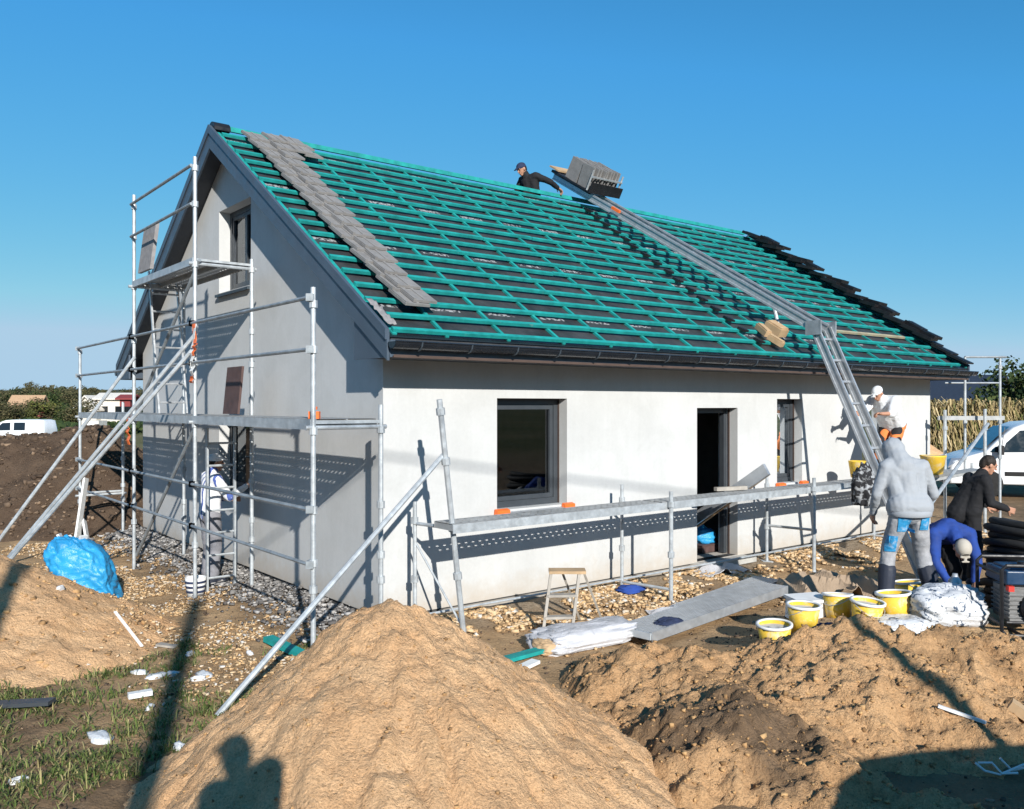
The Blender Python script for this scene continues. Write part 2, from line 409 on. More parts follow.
# ------------------------------------------------------------------ ground and terrain
def wall_dist(x, y):
    d = V((x, y, 0)) - C0
    t = d.dot(DR); s = d.dot(DL)
    a = max(-t, t - LEN, 0); b = max(-s, s - DEP, 0)
    return math.hypot(a, b), t, s
def sstep(a, b, x):
    k = min(max((x - a) / (b - a), 0), 1); return k * k * (3 - 2 * k)
def gz(x, y, fine=True):
    d, t, s = wall_dist(x, y)
    z = -.10 + .09 * math.exp(-(d / .7) ** 2)
    z += .26 * math.exp(-((x - 2.62) / .55) ** 2 - ((y - 8.1) / .5) ** 2)
    q = ((x - 4.25) / 1.6) ** 2 + ((y - 8.7) / 1.05) ** 2
    z += .37 * math.exp(-q * q)
    z += 1.33 * math.exp(-((x / 1.3) ** 2 + ((y + .4) / 1.25) ** 2))
    z -= .55 * sstep(24, 55, y)
    if d < .001: return -.12
    if fine and y < 30 and abs(x) < 30:
        z += .035 * fb(x * .9, y * .9, 3.1) + .018 * fb(x * 4, y * 4, 1.7, 4)
        if y < 9 and x < -1: z += .02 * fb(x * 11, y * 11, 9.3, 3)
    return z

def axis(lo, hi, step, far, grow=1.25):
    a = list(np.arange(lo, hi + 1e-6, step)); s = step
    while a[-1] < far: s *= grow; a.append(a[-1] + s)
    s = step
    while a[0] > -far: s *= grow; a.insert(0, a[0] - s)
    return np.array(a)
def build_ground():
    xs = axis(-9.5, 9.5, .06, 6000); ys = axis(3.2, 16.5, .06, 6000)
    nx, ny = len(xs), len(ys)
    vs = np.zeros((ny, nx, 3)); cs = np.zeros((ny, nx, 4)); cs[..., 3] = 1
    for j, y in enumerate(ys):
        for i, x in enumerate(xs):
            near = -12 < x < 14 and -3 < y < 26
            vs[j, i] = (x, y, gz(x, y))
            if near:
                d, t, s = wall_dist(x, y)
                n1 = fb(x * .6, y * .6, 5.0) * .6 + fb(x * 2.3, y * 2.3, 2.0) * .35
                sand = sstep(-.05, .5, (1 - abs(d - 2.0) / 1.6) + n1 * .6)           # trodden sand strip before the house
                sand = max(sand, sstep(-.5, .0, (x - .2) * .6 + n1 * .7)) if y < 10.2 else sand
                rub = sstep(.9, .2, d + n1 * .3)
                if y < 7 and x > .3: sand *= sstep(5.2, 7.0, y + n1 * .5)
                cs[j, i, 0] = sand; cs[j, i, 2] = rub
            cs[j, i, 1] = sstep(22, 34, y) if y > 0 else sstep(8, 25, -y)
            if abs(x) > 14: cs[j, i, 1] = max(cs[j, i, 1], sstep(18, 40, abs(x)))
    idx = np.arange(nx * ny).reshape(ny, nx)
    fs = np.stack([idx[:-1, :-1], idx[:-1, 1:], idx[1:, 1:], idx[1:, :-1]], -1).reshape(-1, 4)
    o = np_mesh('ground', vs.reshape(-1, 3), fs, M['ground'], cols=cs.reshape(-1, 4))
    tag(o, 'trodden brown and ochre building site ground', kind='structure')
build_ground()

def hfield(name, x0, x1, y0, y1, step, fn, m, cf=None):
    xs = np.arange(x0, x1, step); ys = np.arange(y0, y1, step); nx, ny = len(xs), len(ys)
    vs = np.array([(x, y, fn(x, y)) for y in ys for x in xs])
    idx = np.arange(nx * ny).reshape(ny, nx)
    fs = np.stack([idx[:-1, :-1], idx[:-1, 1:], idx[1:, 1:], idx[1:, :-1]], -1).reshape(-1, 4)
    keep = np.array([vs[f, 2].max() > gz(vs[f[0], 0], vs[f[0], 1], False) - .12 for f in fs])
    fs = fs[keep]; used = np.unique(fs); mp = -np.ones(len(vs), int); mp[used] = np.arange(len(used))
    return np_mesh(name, vs[used], mp[fs], m, cols=None if cf is None else [cf(*v) for v in vs[used]])

def cone(x, y, cx, cy, top, sl, sr, sf, sb, c):
    dx = x - cx; dy = y - cy
    a = dx * (sr if dx > 0 else sl); b = dy * (sb if dy > 0 else sf)
    return top - (math.sqrt(a * a + b * b + c * c) - c)
def z_front(x, y):
    wx = x + .10 * fb(x * 1.6, y * 1.6, 8.0, 3); wy = y + .10 * fb(x * 1.6, y * 1.6, 18.0, 3)
    z = cone(wx, wy, -.80, 5.55, 1.06, .82, .70, .62, .68, .17)
    ang = math.atan2(y - 5.55, x + .78)
    r = math.hypot(x + .78, y - 5.55)
    z += .028 * min(r, 1) * fb(ang * 5.5, r * .5, 4.0, 3)
    z += .045 * fb(x * 2.1, y * 2.1, 0.3, 4) + .022 * fb(x * 8, y * 8, 2.2, 4) + .013 * fb(x * 26, y * 26, 5.0, 3)
    z -= .05 * min(r, 1) * max(0, .22 - abs(fb(ang * 2.6, r * .9, 14.0, 3))) / .22
    z += sstep(1.1, .2, r) * .05 * (noise.ridged_multi_fractal(V((x * 5, y * 5, 3.0)), 1.0, 2.1, 4, 1.0, 2.0) - 1.3)
    return z
def gsn(x, y, cx, cy, sx, sy, h): return h * math.exp(-(((x - cx) / sx) ** 2 + ((y - cy) / sy) ** 2))
def z_heap(x, y):
    wx = x + .12 * fb(x * 1.5, y * 1.5, 31.0, 3); wy = y + .12 * fb(x * 1.5, y * 1.5, 41.0, 3)
    z = -.2 + gsn(wx, wy, 3.0, 7.35, .85, .62, .56) + gsn(wx, wy, 1.75, 7.5, 1.1, .55, .26) + gsn(wx, wy, 4.2, 7.3, .8, .6, .42) + gsn(wx, wy, 5.4, 7.3, .9, .7, .36)
    z += gsn(wx, wy, 1.40, 6.0, .62, .55, .50) + gsn(wx, wy, 2.45, 6.5, .8, .6, .34) + gsn(wx, wy, 3.5, 6.3, .9, .6, .24) + gsn(wx, wy, 2.1, 5.25, .7, .45, .22) + gsn(wx, wy, 1.2, 6.9, .8, .5, .16) + gsn(wx, wy, .85, 7.4, .8, .6, .20)
    rm = noise.ridged_multi_fractal(V((x * 1.9, y * 1.9, 7.0)), 1.0, 2.1, 4, 1.0, 2.0)
    rm2 = noise.ridged_multi_fractal(V((x * 4.3, y * 4.3, 27.0)), 1.0, 2.1, 3, 1.0, 2.0)
    z += .07 * (rm - 1.2) + .022 * (rm2 - 1.2) + .07 * fb(x * 2.6, y * 2.6, 12.0, 5, .8) + .03 * fb(x * 9, y * 9, 22.0, 5, .7) + .016 * fb(x * 26, y * 26, 6.0, 3, .6)
    e = sstep(8.5, 8.0, y) * sstep(-.1, .7, x)
    return z * e + (-.5) * (1 - e)
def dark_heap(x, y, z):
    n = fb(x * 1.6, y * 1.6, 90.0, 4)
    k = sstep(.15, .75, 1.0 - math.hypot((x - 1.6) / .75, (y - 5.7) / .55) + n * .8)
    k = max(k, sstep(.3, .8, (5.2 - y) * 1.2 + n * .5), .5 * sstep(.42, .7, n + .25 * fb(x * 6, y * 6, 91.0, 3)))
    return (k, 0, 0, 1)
def z_left(x, y):
    z = cone(x, y, -5.8, 8.95, .84, .5, .50, .54, .75, .2)
    return z + .06 * fb(x * 1.8, y * 1.8, 50.0, 4) + .028 * fb(x * 7, y * 7, 2.2, 4) + .012 * fb(x * 22, y * 22, 3.0, 2)
def z_dark(x, y):
    if x < -8.7: dx = max(x + 8.7, -2.0) * .27 + min(x + 10.7, 0) * .02
    else: dx = x + 8.7
    a = dx * .85; b = (y - 17.9) * (.95 if y < 17.9 else .6)
    z = 1.90 - (math.sqrt(a * a + b * b + .04) - .2)
    return z + .14 * fb(x * .8, y * .8, 60.0, 4) + .09 * fb(x * 2.6, y * 2.6, 61.0, 4) + .04 * fb(x * 9, y * 9, 62.0, 3)
tag(hfield('sand_pile', -3.1, 1.9, 3.4, 7.9, .022, z_front, M['sand']), 'large smooth ochre sand pile in the centre foreground', 'sand pile')
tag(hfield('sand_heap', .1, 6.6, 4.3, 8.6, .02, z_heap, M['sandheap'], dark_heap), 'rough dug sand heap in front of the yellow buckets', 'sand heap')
tag(hfield('sand_pile', -8.0, -3.5, 7.0, 11.2, .035, z_left, M['sand']), 'low sand pile at left edge in front of the dark mound', 'sand pile')
tag(hfield('earth_mound', -20, -6.2, 14.3, 22.5, .07, z_dark, M['soil']), 'tall dark brown earth mound left of the house', 'earth mound')
def z_far(x, y):
    return cone(x, y, 12.7, 27.5, 1.45, .7, .8, .8, .8, .15) + .07 * fb(x * 1.5, y * 1.5, 70.0, 4) + .03 * fb(x * 6, y * 6, 71.0, 3)
tag(hfield('sand_pile', 9.6, 15.9, 25.0, 30, .07, z_far, M['sand']), 'bright sand pile beyond the house corner near the maize', 'sand pile')

def chunks(name, pts, smin, smax, m, flat=.5, label=None, power=2.0):
    n = len(pts); rng = np.random.default_rng(abs(hash(len(pts))) % 9999 + 3)
    cube = np.array([(x, y, z) for z in (-1, 1) for y in (-1, 1) for x in (-1, 1)], float) * .5
    fc = np.array([(0, 2, 3, 1), (4, 5, 7, 6), (0, 1, 5, 4), (2, 6, 7, 3), (0, 4, 6, 2), (1, 3, 7, 5)])
    vs = np.repeat(cube[None], n, 0) * rng.uniform(.55, 1.25, (n, 8, 3))
    size = smin + (smax - smin) * rng.random((n, 1)) ** power
    dim = size[:, None, :] * np.stack([rng.uniform(.8, 1.7, n), rng.uniform(.5, 1.1, n), rng.uniform(.3, 1, n) * (1 - flat) + .15], 1)[:, None, :]
    vs = vs * dim
    a = rng.uniform(0, 6.28, n); tl = rng.normal(0, .45, n)
    ca, sa, ct, st = np.cos(a), np.sin(a), np.cos(tl), np.sin(tl)
    x, y, z = vs[..., 0].copy(), vs[..., 1].copy(), vs[..., 2].copy()
    y2 = y * ct[:, None] - z * st[:, None]; z2 = y * st[:, None] + z * ct[:, None]
    vs[..., 0] = x * ca[:, None] - y2 * sa[:, None]; vs[..., 1] = x * sa[:, None] + y2 * ca[:, None]; vs[..., 2] = z2
    vs += np.asarray(pts)[:, None, :]
    fs = (fc[None] + (np.arange(n) * 8)[:, None, None]).reshape(-1, 4)
    o = np_mesh(name, vs.reshape(-1, 3), fs, m, smooth=False)
    tag(o, label, kind='stuff'); return o
def terr(x, y):
    z = gz(x, y)
    for f, b in ((z_front, (-3.1, 1.9, 3.4, 7.9)), (z_heap, (.1, 6.6, 4.3, 8.6)), (z_left, (-8, -3.5, 7, 11.2)), (z_dark, (-20, -6.2, 14.3, 22.5))):
        if b[0] < x < b[1] and b[2] < y < b[3]: z = max(z, f(x, y))
    return z
def scatter(n, fn):
    out = []
    while len(out) < n:
        p = fn()
        if p is None: continue
        out.append(p)
    return out
U = random.uniform
def p_long():        # pale chips along the long wall
    t = U(.6, 12.6); n = abs(random.gauss(0, .62)) + .05
    if n > 2.0: return None
    q = W(t, n, 0)
    if fb(q.x * 1.3, q.y * 1.3, 3.3) < -.12 or 5.6 < t < 7.2 and random.random() < .75: return None
    return (q.x, q.y, terr(q.x, q.y) + .012 + .05 * max(0, fb(q.x * 1.7, q.y * 1.7, 13.0)))
def p_gable():
    s = U(-1.0, 9); o = random.gauss(1.35, .55)
    if o < .1 or o > 2.8: return None
    q = G(s, o, 0)
    if fb(q.x * 1.3, q.y * 1.3, 9.3) < -.18: return None
    return (q.x, q.y, terr(q.x, q.y) + .012)
def p_grey():
    s = U(-.5, 9); o = abs(random.gauss(.1, .38)) + .03
    q = G(s, o, 0); return (q.x, q.y, terr(q.x, q.y) + .02 + U(0, .06) * math.exp(-o * 2))
chunks('rubble', scatter(14000, p_long), .008, .062, M['rubble'], .35, 'pale broken chips and rubble along the long wall')
chunks('wood_chips', scatter(10000, p_gable), .006, .036, M['rubble'], .45, 'pale ochre chips strewn before the gable wall')
chunks('gravel', scatter(6000, p_grey), .01, .06, M['stone'], .4, 'grey gravel along the foot of the gable wall')
def p_area(x0, x1, y0, y1, f):
    def g():
        x, y = U(x0, x1), U(y0, y1); z = f(x, y)
        if z < gz(x, y, False) + .01: return None
        return (x, y, z + .004)
    return g
chunks('sand_lumps', scatter(2600, p_area(-2.8, 1.7, 3.8, 7.3, z_front)), .004, .019, M['clod'], .1, 'small lumps on the foreground sand pile', 5)
chunks('sand_clods', scatter(6500, p_area(.4, 6.2, 4.6, 8.2, z_heap)), .004, .034, M['clod'], .1, 'clods on the rough sand heap', 6)
chunks('sand_lumps', scatter(900, p_area(-7.5, -3.8, 7.3, 10.6, z_left)), .008, .045, M['clod'], .1, 'lumps on the low sand pile', 4)
chunks('soil_clods', scatter(7000, p_area(-17, -6.6, 14.5, 18.8, z_dark)), .012, .10, M['darkclod'], .1, 'clods on the dark earth mound', 5)
def p_open():
    x, y = U(-6.5, 3.5), U(5.0, 12.0)
    d, t, s = wall_dist(x, y)
    if d < .6 or terr(x, y) > gz(x, y) + .005: return None
    return (x, y, gz(x, y) + .004)
chunks('soil_crumbs', scatter(3000, p_open), .006, .035, M['darkclod'], .2, 'crumbs of soil over the trodden ground', 4)

def build_grass():
    vs = []; fs = []
    n = 0
    while n < 900:
        x, y = U(-5.5, -.3), U(4.9, 8.9)
        if abs(x / y) > .66 or terr(x, y) > gz(x, y) + .02: continue
        k = fb(x * 1.1, y * 1.1, 77.0) + (.25 if x < -1.2 and y < 7.3 else -.15)
        if k < U(-.05, .6): continue
        n += 1; z = gz(x, y)
        for _ in range(random.randint(5, 16)):
            a = U(0, 6.28); L = U(.03, .11) * (1.4 if random.random() < .12 else 1); w = U(.0022, .005); lean = U(.5, 3.2)
            bx, by = x + U(-.06, .06), y + U(-.06, .06); dx, dy = math.cos(a), math.sin(a)
            px, py = -dy * w, dx * w; b = len(vs)
            h = L / math.hypot(1, lean)
            vs += [(bx - px, by - py, z - .01), (bx + px, by + py, z - .01),
                   (bx + dx * L * .45 * lean * .6 + px, by + dy * L * .45 * lean * .6 + py, z + h * .7),
                   (bx + dx * L * .45 * lean * .6 - px, by + dy * L * .45 * lean * .6 - py, z + h * .7),
                   (bx + dx * lean * h, by + dy * lean * h, z + h * (1 if lean < 1 else .75)), (bx + dx * lean * h + px * .2, by + dy * lean * h + py * .2, z + h * (1 if lean < 1 else .75))]
            fs += [(b, b + 1, b + 2, b + 3), (b + 3, b + 2, b + 5, b + 4)]
    tag(np_mesh('grass', vs, fs, M['grass'], smooth=False), 'sparse green and dry grass tufts on brown soil', kind='stuff')
build_grass()

# ------------------------------------------------------------------ the house
house = thing('house', 'single storey white rendered house under construction with bare teal roof battens', 'house', C0)
HL = U_LEN = (DEP / 2 + EAVE) / math.cos(ALPHA)      # slope length
def zroof(s):                     # roof plane over the gable axis
    return ZE + (min(s, DEP - s) + EAVE) * SLOPE
def RP(t, u, h):                  # near slope: t along, u up from the eave, h off the plane
    return W(t, EAVE - u * math.cos(ALPHA) + h * math.sin(ALPHA), ZE + u * math.sin(ALPHA) + h * math.cos(ALPHA))
def RB(t, u, h):                  # far slope
    return W(t, -(DEP + EAVE) + u * math.cos(ALPHA) - h * math.sin(ALPHA), ZE + u * math.sin(ALPHA) + h * math.cos(ALPHA))

def wall(name, P, length, top, openings, thick, breaks=()):
    """P(a, d, z): a along, d inward. openings: (a0, a1, z0, z1)"""
    mb = MB()
    cuts = sorted(set([0, length] + list(breaks) + [q for o in openings for q in o[:2]]))
    for d in (0, thick):
        for a0, a1 in zip(cuts, cuts[1:]):
            mid = (a0 + a1) / 2; z = .05
            for o in sorted([o for o in openings if o[0] < mid < o[1]], key=lambda o: o[2]):
                if o[2] > z + .001: mb.poly([P(a0, d, z), P(a1, d, z), P(a1, d, o[2]), P(a0, d, o[2])])
                z = o[3]
            mb.poly([P(a0, d, z), P(a1, d, z), P(a1, d, top(a1)), P(a0, d, top(a0))])
    for a0, a1, z0, z1 in openings:
        for p, q in (((a0, z0), (a0, z1)), ((a0, z1), (a1, z1)), ((a1, z1), (a1, z0)), ((a1, z0), (a0, z0))):
            mb.poly([P(p[0], 0, p[1]), P(q[0], 0, q[1]), P(q[0], thick, q[1]), P(p[0], thick, p[1])])
    mb.poly([P(0, 0, .05), P(length, 0, .05), P(length, thick, .05), P(0, thick, .05)])
    o = mb.build(name, M['plaster'], house, fix=False)
    return o
LW = [(1.547, 2.668, 1.09, 2.425), (5.217, 6.171, .06, 2.30), (7.19, 7.89, 1.08, 2.44), (9.76, 10.86, 1.08, 2.42)]
GW = [(3.67, 4.92, 1.05, 2.17), (3.67, 4.92, 4.04, 5.28)]
TH = .36
wall('front_wall', lambda a, d, z: W(a, -d, z), LEN, lambda a: 2.98, LW, TH)
gtop = lambda s: zroof(s) - .10
wall('gable_wall', lambda a, d, z: G(a, -d, z), DEP, gtop, GW, TH, (DEP / 2,))
wall('rear_wall', lambda a, d, z: W(a, -DEP + d, z), LEN, lambda a: 2.98, [], TH)
wall('far_gable_wall', lambda a, d, z: G(a, -LEN + d, z), DEP, gtop, [], TH, (DEP / 2,))
mb = MB()
for p, q in (((.03, -.03), (LEN - .03, -.03)),):
    pass
mb.bar(W(.02, -.10, -.12), W(LEN - .02, -.10, -.12), .14, .36); mb.bar(G(.18, -.10, -.12), G(DEP - .02, -.10, -.12), .14, .36)
mb.build('plinth', M['plinth'], house)
mb = MB(); mb.prism([W(.3, -.3, -.05), W(LEN - .3, -.3, -.05), W(LEN - .3, -DEP + .3, -.05), W(.3, -DEP + .3, -.05)], (0, 0, .10)); mb.build('floor_slab', M['floor'], house)
mb = MB()
mb.prism([W(4.2, -TH - .01, .06), W(4.2, -DEP + .4, .06), W(4.3, -DEP + .4, .06), W(4.3, -TH - .01, .06)], (0, 0, 2.8))
mb.prism([W(7.0, -TH - .01, .06), W(7.0, -DEP + .4, .06), W(7.1, -DEP + .4, .06), W(7.1, -TH - .01, .06)], (0, 0, 2.8))
mb.prism([W(4.3, -3.2, .06), W(7.0, -3.2, .06), W(7.0, -3.3, .06), W(4.3, -3.3, .06)], (0, 0, 2.8))
mb.build('inner_wall', M['inner'], house)
mb = MB(); mb.prism([W(TH + .01, -TH - .01, 2.72), W(LEN - TH - .01, -TH - .01, 2.72), W(LEN - TH - .01, -DEP + TH + .01, 2.72), W(TH + .01, -DEP + TH + .01, 2.72)], (0, 0, .15)); mb.build('ceiling_slab', M['inner'], house)
# timber strip along the foot of the long wall
mb = MB(); mb.bar(W(.7, .05, .0), W(5.1, .05, .0), .03, .09); mb.bar(W(6.3, .05, .0), W(12.2, .05, .0), .03, .07); mb.build('base_strip', M['greywood'], house)

def window(P, a0, a1, z0, z1, rec=.17, mull=0, sill=None):
    """P(a, d, z) with d inward"""
    w = .075; f = MB()
    def fr(mb, A0, A1, Z0, Z1, w, d, th):
        mb.bar(P(A0 + w / 2, d, Z0), P(A0 + w / 2, d, Z1), w, th, P(0, 1, 0) - P(0, 0, 0)); mb.bar(P(A1 - w / 2, d, Z0), P(A1 - w / 2, d, Z1), w, th, P(0, 1, 0) - P(0, 0, 0))
        mb.bar(P(A0 + w, d, Z0 + w / 2), P(A1 - w, d, Z0 + w / 2), th, w); mb.bar(P(A0 + w, d, Z1 - w / 2), P(A1 - w, d, Z1 - w / 2), th, w)
    fr(f, a0 + .003, a1 - .003, z0 + .003, z1 - .003, w, rec + .035, .07)
    o = f.build('window', M['frame'], house)
    s = MB(); fr(s, a0 + w + .006, a1 - w - .006, z0 + w + .006, z1 - w - .006, .055, rec + .035, .05)
    if mull: s.bar(P(mull, rec + .035, z0 + w), P(mull, rec + .035, z1 - w), .08, .05, P(0, 1, 0) - P(0, 0, 0))
    s.build('sash', M['frame'], o)
    g = MB(); k = w + .055
    g.poly([P(a0 + k, rec + .04, z0 + k), P(a1 - k, rec + .04, z0 + k), P(a1 - k, rec + .04, z1 - k), P(a0 + k, rec + .04, z1 - k)])
    g.build('pane', M['glasspane'], o)
    if sill == 'light':
        b = MB(); b.prism([P(a0 - .02, rec - .01, z0 + .004), P(a0 - .02, -.07, z0 - .035), P(a0 - .02, -.07, z0 - .075), P(a0 - .02, rec - .01, z0 - .02)], P(a1 + .02, 0, 0) - P(a0 - .02, 0, 0)); b.build('sill', M['alu'], o)
        for q0, q1 in ((a0 - .05, a0 + .14), (a1 - .10, a1 + .07)):
            c = MB(); c.prism([P(q0, -.02, z0 + .02), P(q0, -.078, z0 + .005), P(q0, -.078, z0 - .085), P(q0, -.003, z0 - .06)], P(q1, 0, 0) - P(q0, 0, 0)); c.build('sill_cap', M['orange'], o)
    if sill == 'dark':
        b = MB(); b.prism([P(a0 - .02, rec - .01, z0 + .004), P(a0 - .02, -.06, z0 - .03), P(a0 - .02, -.06, z0 - .07), P(a0 - .02, rec - .01, z0 - .03)], P(a1 + .02, 0, 0) - P(a0 - .02, 0, 0)); b.build('sill', M['dark'], o)
    return o
PL = lambda a, d, z: W(a, -d, z)
PG = lambda a, d, z: G(a, -d, z)
window(PL, *LW[0], sill='light'); window(PL, *LW[2], sill='light'); window(PL, *LW[3], sill='dark')
window(PG, *GW[0]); window(PG, *GW[1], sill='dark', mull=4.3)
# brown adhesive strip at window heads and jambs
def strip(P, a0, a1, z0, z1):
    mb = MB(); mb.bar(P(a1 - .006, .16, z0), P(a1 - .006, .16, z1), .008, .03, P(0, 1, 0) - P(0, 0, 0)); mb.bar(P(a0, .10, z1 - .006), P(a1 - .02, .10, z1 - .006), .14, .008)
    return mb
for o in (LW[0], LW[2], LW[1]): strip(PL, *o).build('jamb_strip', M['brownstrip'], house)
# door frame and threshold
mb = MB()
for a in (5.217 + .04, 6.171 - .04): mb.bar(W(a, -.24, .07), W(a, -.24, 2.29), .07, .08, DL)
mb.bar(W(5.30, -.24, 2.255), W(6.09, -.24, 2.255), .08, .07); mb.build('door_frame', M['frame'], house)
mb = MB(); mb.prism([W(5.1, .25, -.02), W(6.3, .25, -.02), W(6.3, -.05, -.02), W(5.1, -.05, -.02)], (0, 0, .075)); mb.build('threshold', M['mortar'], house)

# roof: membrane on both slopes, one body
T0, T1 = -VERGE + .02, LEN + VERGE - .02
mb = MB(); th = .06
sec = [(EAVE, ZE), (-DEP / 2, ZE + (DEP / 2 + EAVE) * SLOPE), (-DEP - EAVE, ZE)]
poly = [W(T0, n, z) for n, z in sec] + [W(T0, n, z - th) for n, z in reversed(sec)]
mb.prism(poly, DR * (T1 - T0))
roof = mb.build('roof', M['membrane'], house)
ROWS = 18; PITCH = (U_LEN - .10) / (ROWS - .45)
def u_row(k): return .055 + k * PITCH
tr = random.Random(3)
HOISTGAP = 6.75
for k in range(ROWS):
    u = min(u_row(k), U_LEN - .04); a = T0 + .02 + tr.uniform(0, .05); end = T1 - .25 - tr.uniform(0, .08)
    while a < end - .05:
        b = min(a + tr.choice([3.0, 3.6, 4.2, 4.8]), end)
        if end - b < .5: b = end
        jl, jr = tr.uniform(-.012, .012), tr.uniform(-.012, .012)
        mb = MB(); pale = tr.random() < .04
        mb.bar(RP(a, u + jl, .050 + tr.uniform(-.004, .004)), RP(b - .006, u + jr, .050 + tr.uniform(-.003, .003)), .056, .037, RP(0, 0, 1) - RP(0, 0, 0))
        mb.build('batten', M['tealpale' if pale else 'teal'], roof); a = b
    u2 = u; m2 = MB(); m2.bar(RB(T0, u2, .062), RB(T1, u2, .062), .06, .046, RB(0, 0, 1) - RB(0, 0, 0))
    if k > ROWS - 2: m2.build('batten', M['teal'], roof)
t = .42
while t < LEN + .2:
    mb = MB(); j = tr.uniform(-.03, .03)
    mb.bar(RP(t + j, .02, .017), RP(t + j, U_LEN - .03, .017), .04, .028, RP(0, 0, 1) - RP(0, 0, 0)); mb.build('counter_batten', M['teal'], roof); t += .82
for tt in (T0 + .05, T1 - .05):
    mb = MB(); mb.bar(RP(tt, .02, .017), RP(tt, U_LEN - .03, .017), .05, .028, RP(0, 0, 1) - RP(0, 0, 0)); mb.build('counter_batten', M['teal'], roof)

# verge boards, soffits, fascia, gutter
def verge(o0, sgn):
    for side in (0, 1):
        P = (lambda n, z: (n, z)) if side == 0 else (lambda n, z: (-DEP - n, z))
        def WW(t, n, z): n2, z2 = P(n, z); return W(t, n2, z2)
        nr, zr = -DEP / 2, ZE + (DEP / 2 + EAVE) * SLOPE
        ne = EAVE + .01
        b = MB(); H = .25
        b.prism([WW(o0, ne, ZE + .075), WW(o0, nr, zr + .085), WW(o0, nr, zr - H), WW(o0, ne, ZE - H + .01)], DR * (sgn * .03))
        bo = b.build('barge_board', M['barge'], house)
        b = MB(); b.prism([WW(o0 + sgn * .031, ne, ZE + .082), WW(o0 + sgn * .031, nr, zr + .092), WW(o0 + sgn * .031, nr, zr - .03), WW(o0 + sgn * .031, ne, ZE - .03)], DR * (sgn * .018))
        b.build('capping', M['barge'], bo)
        b = MB(); b.prism([WW(o0 - sgn * .002, EAVE - .03, ZE - .075), WW(o0 - sgn * .002, nr, zr - .075), WW(o0 - sgn * .002, nr, zr - .09), WW(o0 - sgn * .002, EAVE - .03, ZE - .09)], DR * (-sgn * (VERGE - .002)))
        b.build('verge_soffit', M['soffit'], house)
verge(-VERGE, -1); verge(LEN + VERGE, 1)
for side in (0, 1):
    S = (lambda n: n) if side == 0 else (lambda n: -DEP - n)
    WW = lambda t, n, z: W(t, S(n), z)
    b = MB(); b.bar(WW(-VERGE + .002, EAVE + .012, ZE - .11), WW(LEN + VERGE - .002, EAVE + .012, ZE - .11), .022, .16); b.build('fascia', M['barge'], house)
    b = MB(); b.prism([WW(-VERGE + .035, EAVE, 2.835), WW(-VERGE + .035, .002, 2.835), WW(-VERGE + .035, .002, 2.85), WW(-VERGE + .035, EAVE, 2.85)], DR * (LEN + 2 * VERGE - .07)); b.build('eave_soffit', M['soffit'], house)
    for tt, sg in ((-VERGE, -1), (LEN + VERGE, 1)):      # closed eave box at each gable end
        b = MB(); b.prism([WW(tt + sg * .004, EAVE + .024, ZE - .16), WW(tt + sg * .004, EAVE + .024, 2.825), WW(tt + sg * .004, -.12, 2.825), WW(tt + sg * .004, -.12, ZE + .30)], DR * (-sg * .03)); b.build('eave_box', M['barge'], house)
    b = MB(); b.bar(WW(-VERGE + .04, EAVE - .001, 2.838), WW(LEN + VERGE - .04, EAVE - .001, 2.838), .05, .028); b.build('soffit_edge', M['brownstrip'], house)
    # half-round gutter
    b = MB(); n = 10; r = .075; ce = EAVE + .105; zc = ZE - .055; vs = []; fs = []
    for ii, tt in enumerate((-VERGE - .03, LEN + VERGE + .03)):
        for rr in (r, r - .008):
            for j in range(n + 1):
                q = math.pi + math.pi * j / n
                vs.append(WW(tt, ce + rr * math.cos(q), zc + rr * math.sin(q)))
    k = n + 1
    for j in range(n):
        fs.append((j, j + 1, 2 * k + j + 1, 2 * k + j)); fs.append((k + j, 3 * k + j, 3 * k + j + 1, k + j + 1))
        for e in (0, 2 * k): fs.append((e + j, e + k + j, e + k + j + 1, e + j + 1))
    fs += [(0, 2 * k, 3 * k, k), (n, k + n, 3 * k + n, 2 * k + n)]
    b.add(vs, fs)
    for tt in (-VERGE - .03, LEN + VERGE + .027):        # end stops
        b.prism([WW(tt, ce + r * math.cos(math.pi + math.pi * j / n), zc + r * math.sin(math.pi + math.pi * j / n)) for j in range(n + 1)], DR * .004)
    b.tube(WW(-VERGE - .03, ce + r, zc), WW(LEN + VERGE + .03, ce + r, zc), .010, 8)
    gut = b.build('gutter', M['gutter'], house, smooth=False)
    if side == 0:
        t = 0.0
        while t < LEN + .3:
            b = MB(); b.path([WW(t, ce + (r + .006) * math.cos(math.pi + math.pi * j / 6), zc + (r + .006) * math.sin(math.pi + math.pi * j / 6)) for j in range(7)], .009, 6); b.tube(WW(t, ce - r, zc), WW(t, EAVE + .02, zc + .01), .009, 6); b.build('gutter_bracket', M['dark'], gut); t += .62
        b = MB(); b.prism([WW(-VERGE, EAVE + .02, ZE + .005), WW(-VERGE, EAVE - .12, ZE + .09), WW(-VERGE, EAVE - .12, ZE + .08), WW(-VERGE, EAVE + .02, ZE - .005)], DR * (LEN + 2 * VERGE)); b.build('eave_flashing', M['gutter'], house)
# crumpled scrap of pale membrane at the verge foot
mb = MB(); ns = 12
for i in range(ns + 1):
    for j in range(5):
        u = .10 + .55 * i / ns; tt = -.27 + .10 * j / 4
        p = RP(tt + .015 * fb(i * .7, j, 3), u, .095 + .03 * fb(i * .9, j * .9, 8)); mb.v.append(p)
for i in range(ns):
    for j in range(4): mb.f.append((i * 5 + j, i * 5 + j + 1, i * 5 + j + 6, i * 5 + j + 5))
o = mb.build('membrane_flap', M['greyboard'], roof, smooth=True); sm = o.modifiers.new('s', 'SOLIDIFY'); sm.thickness = .003

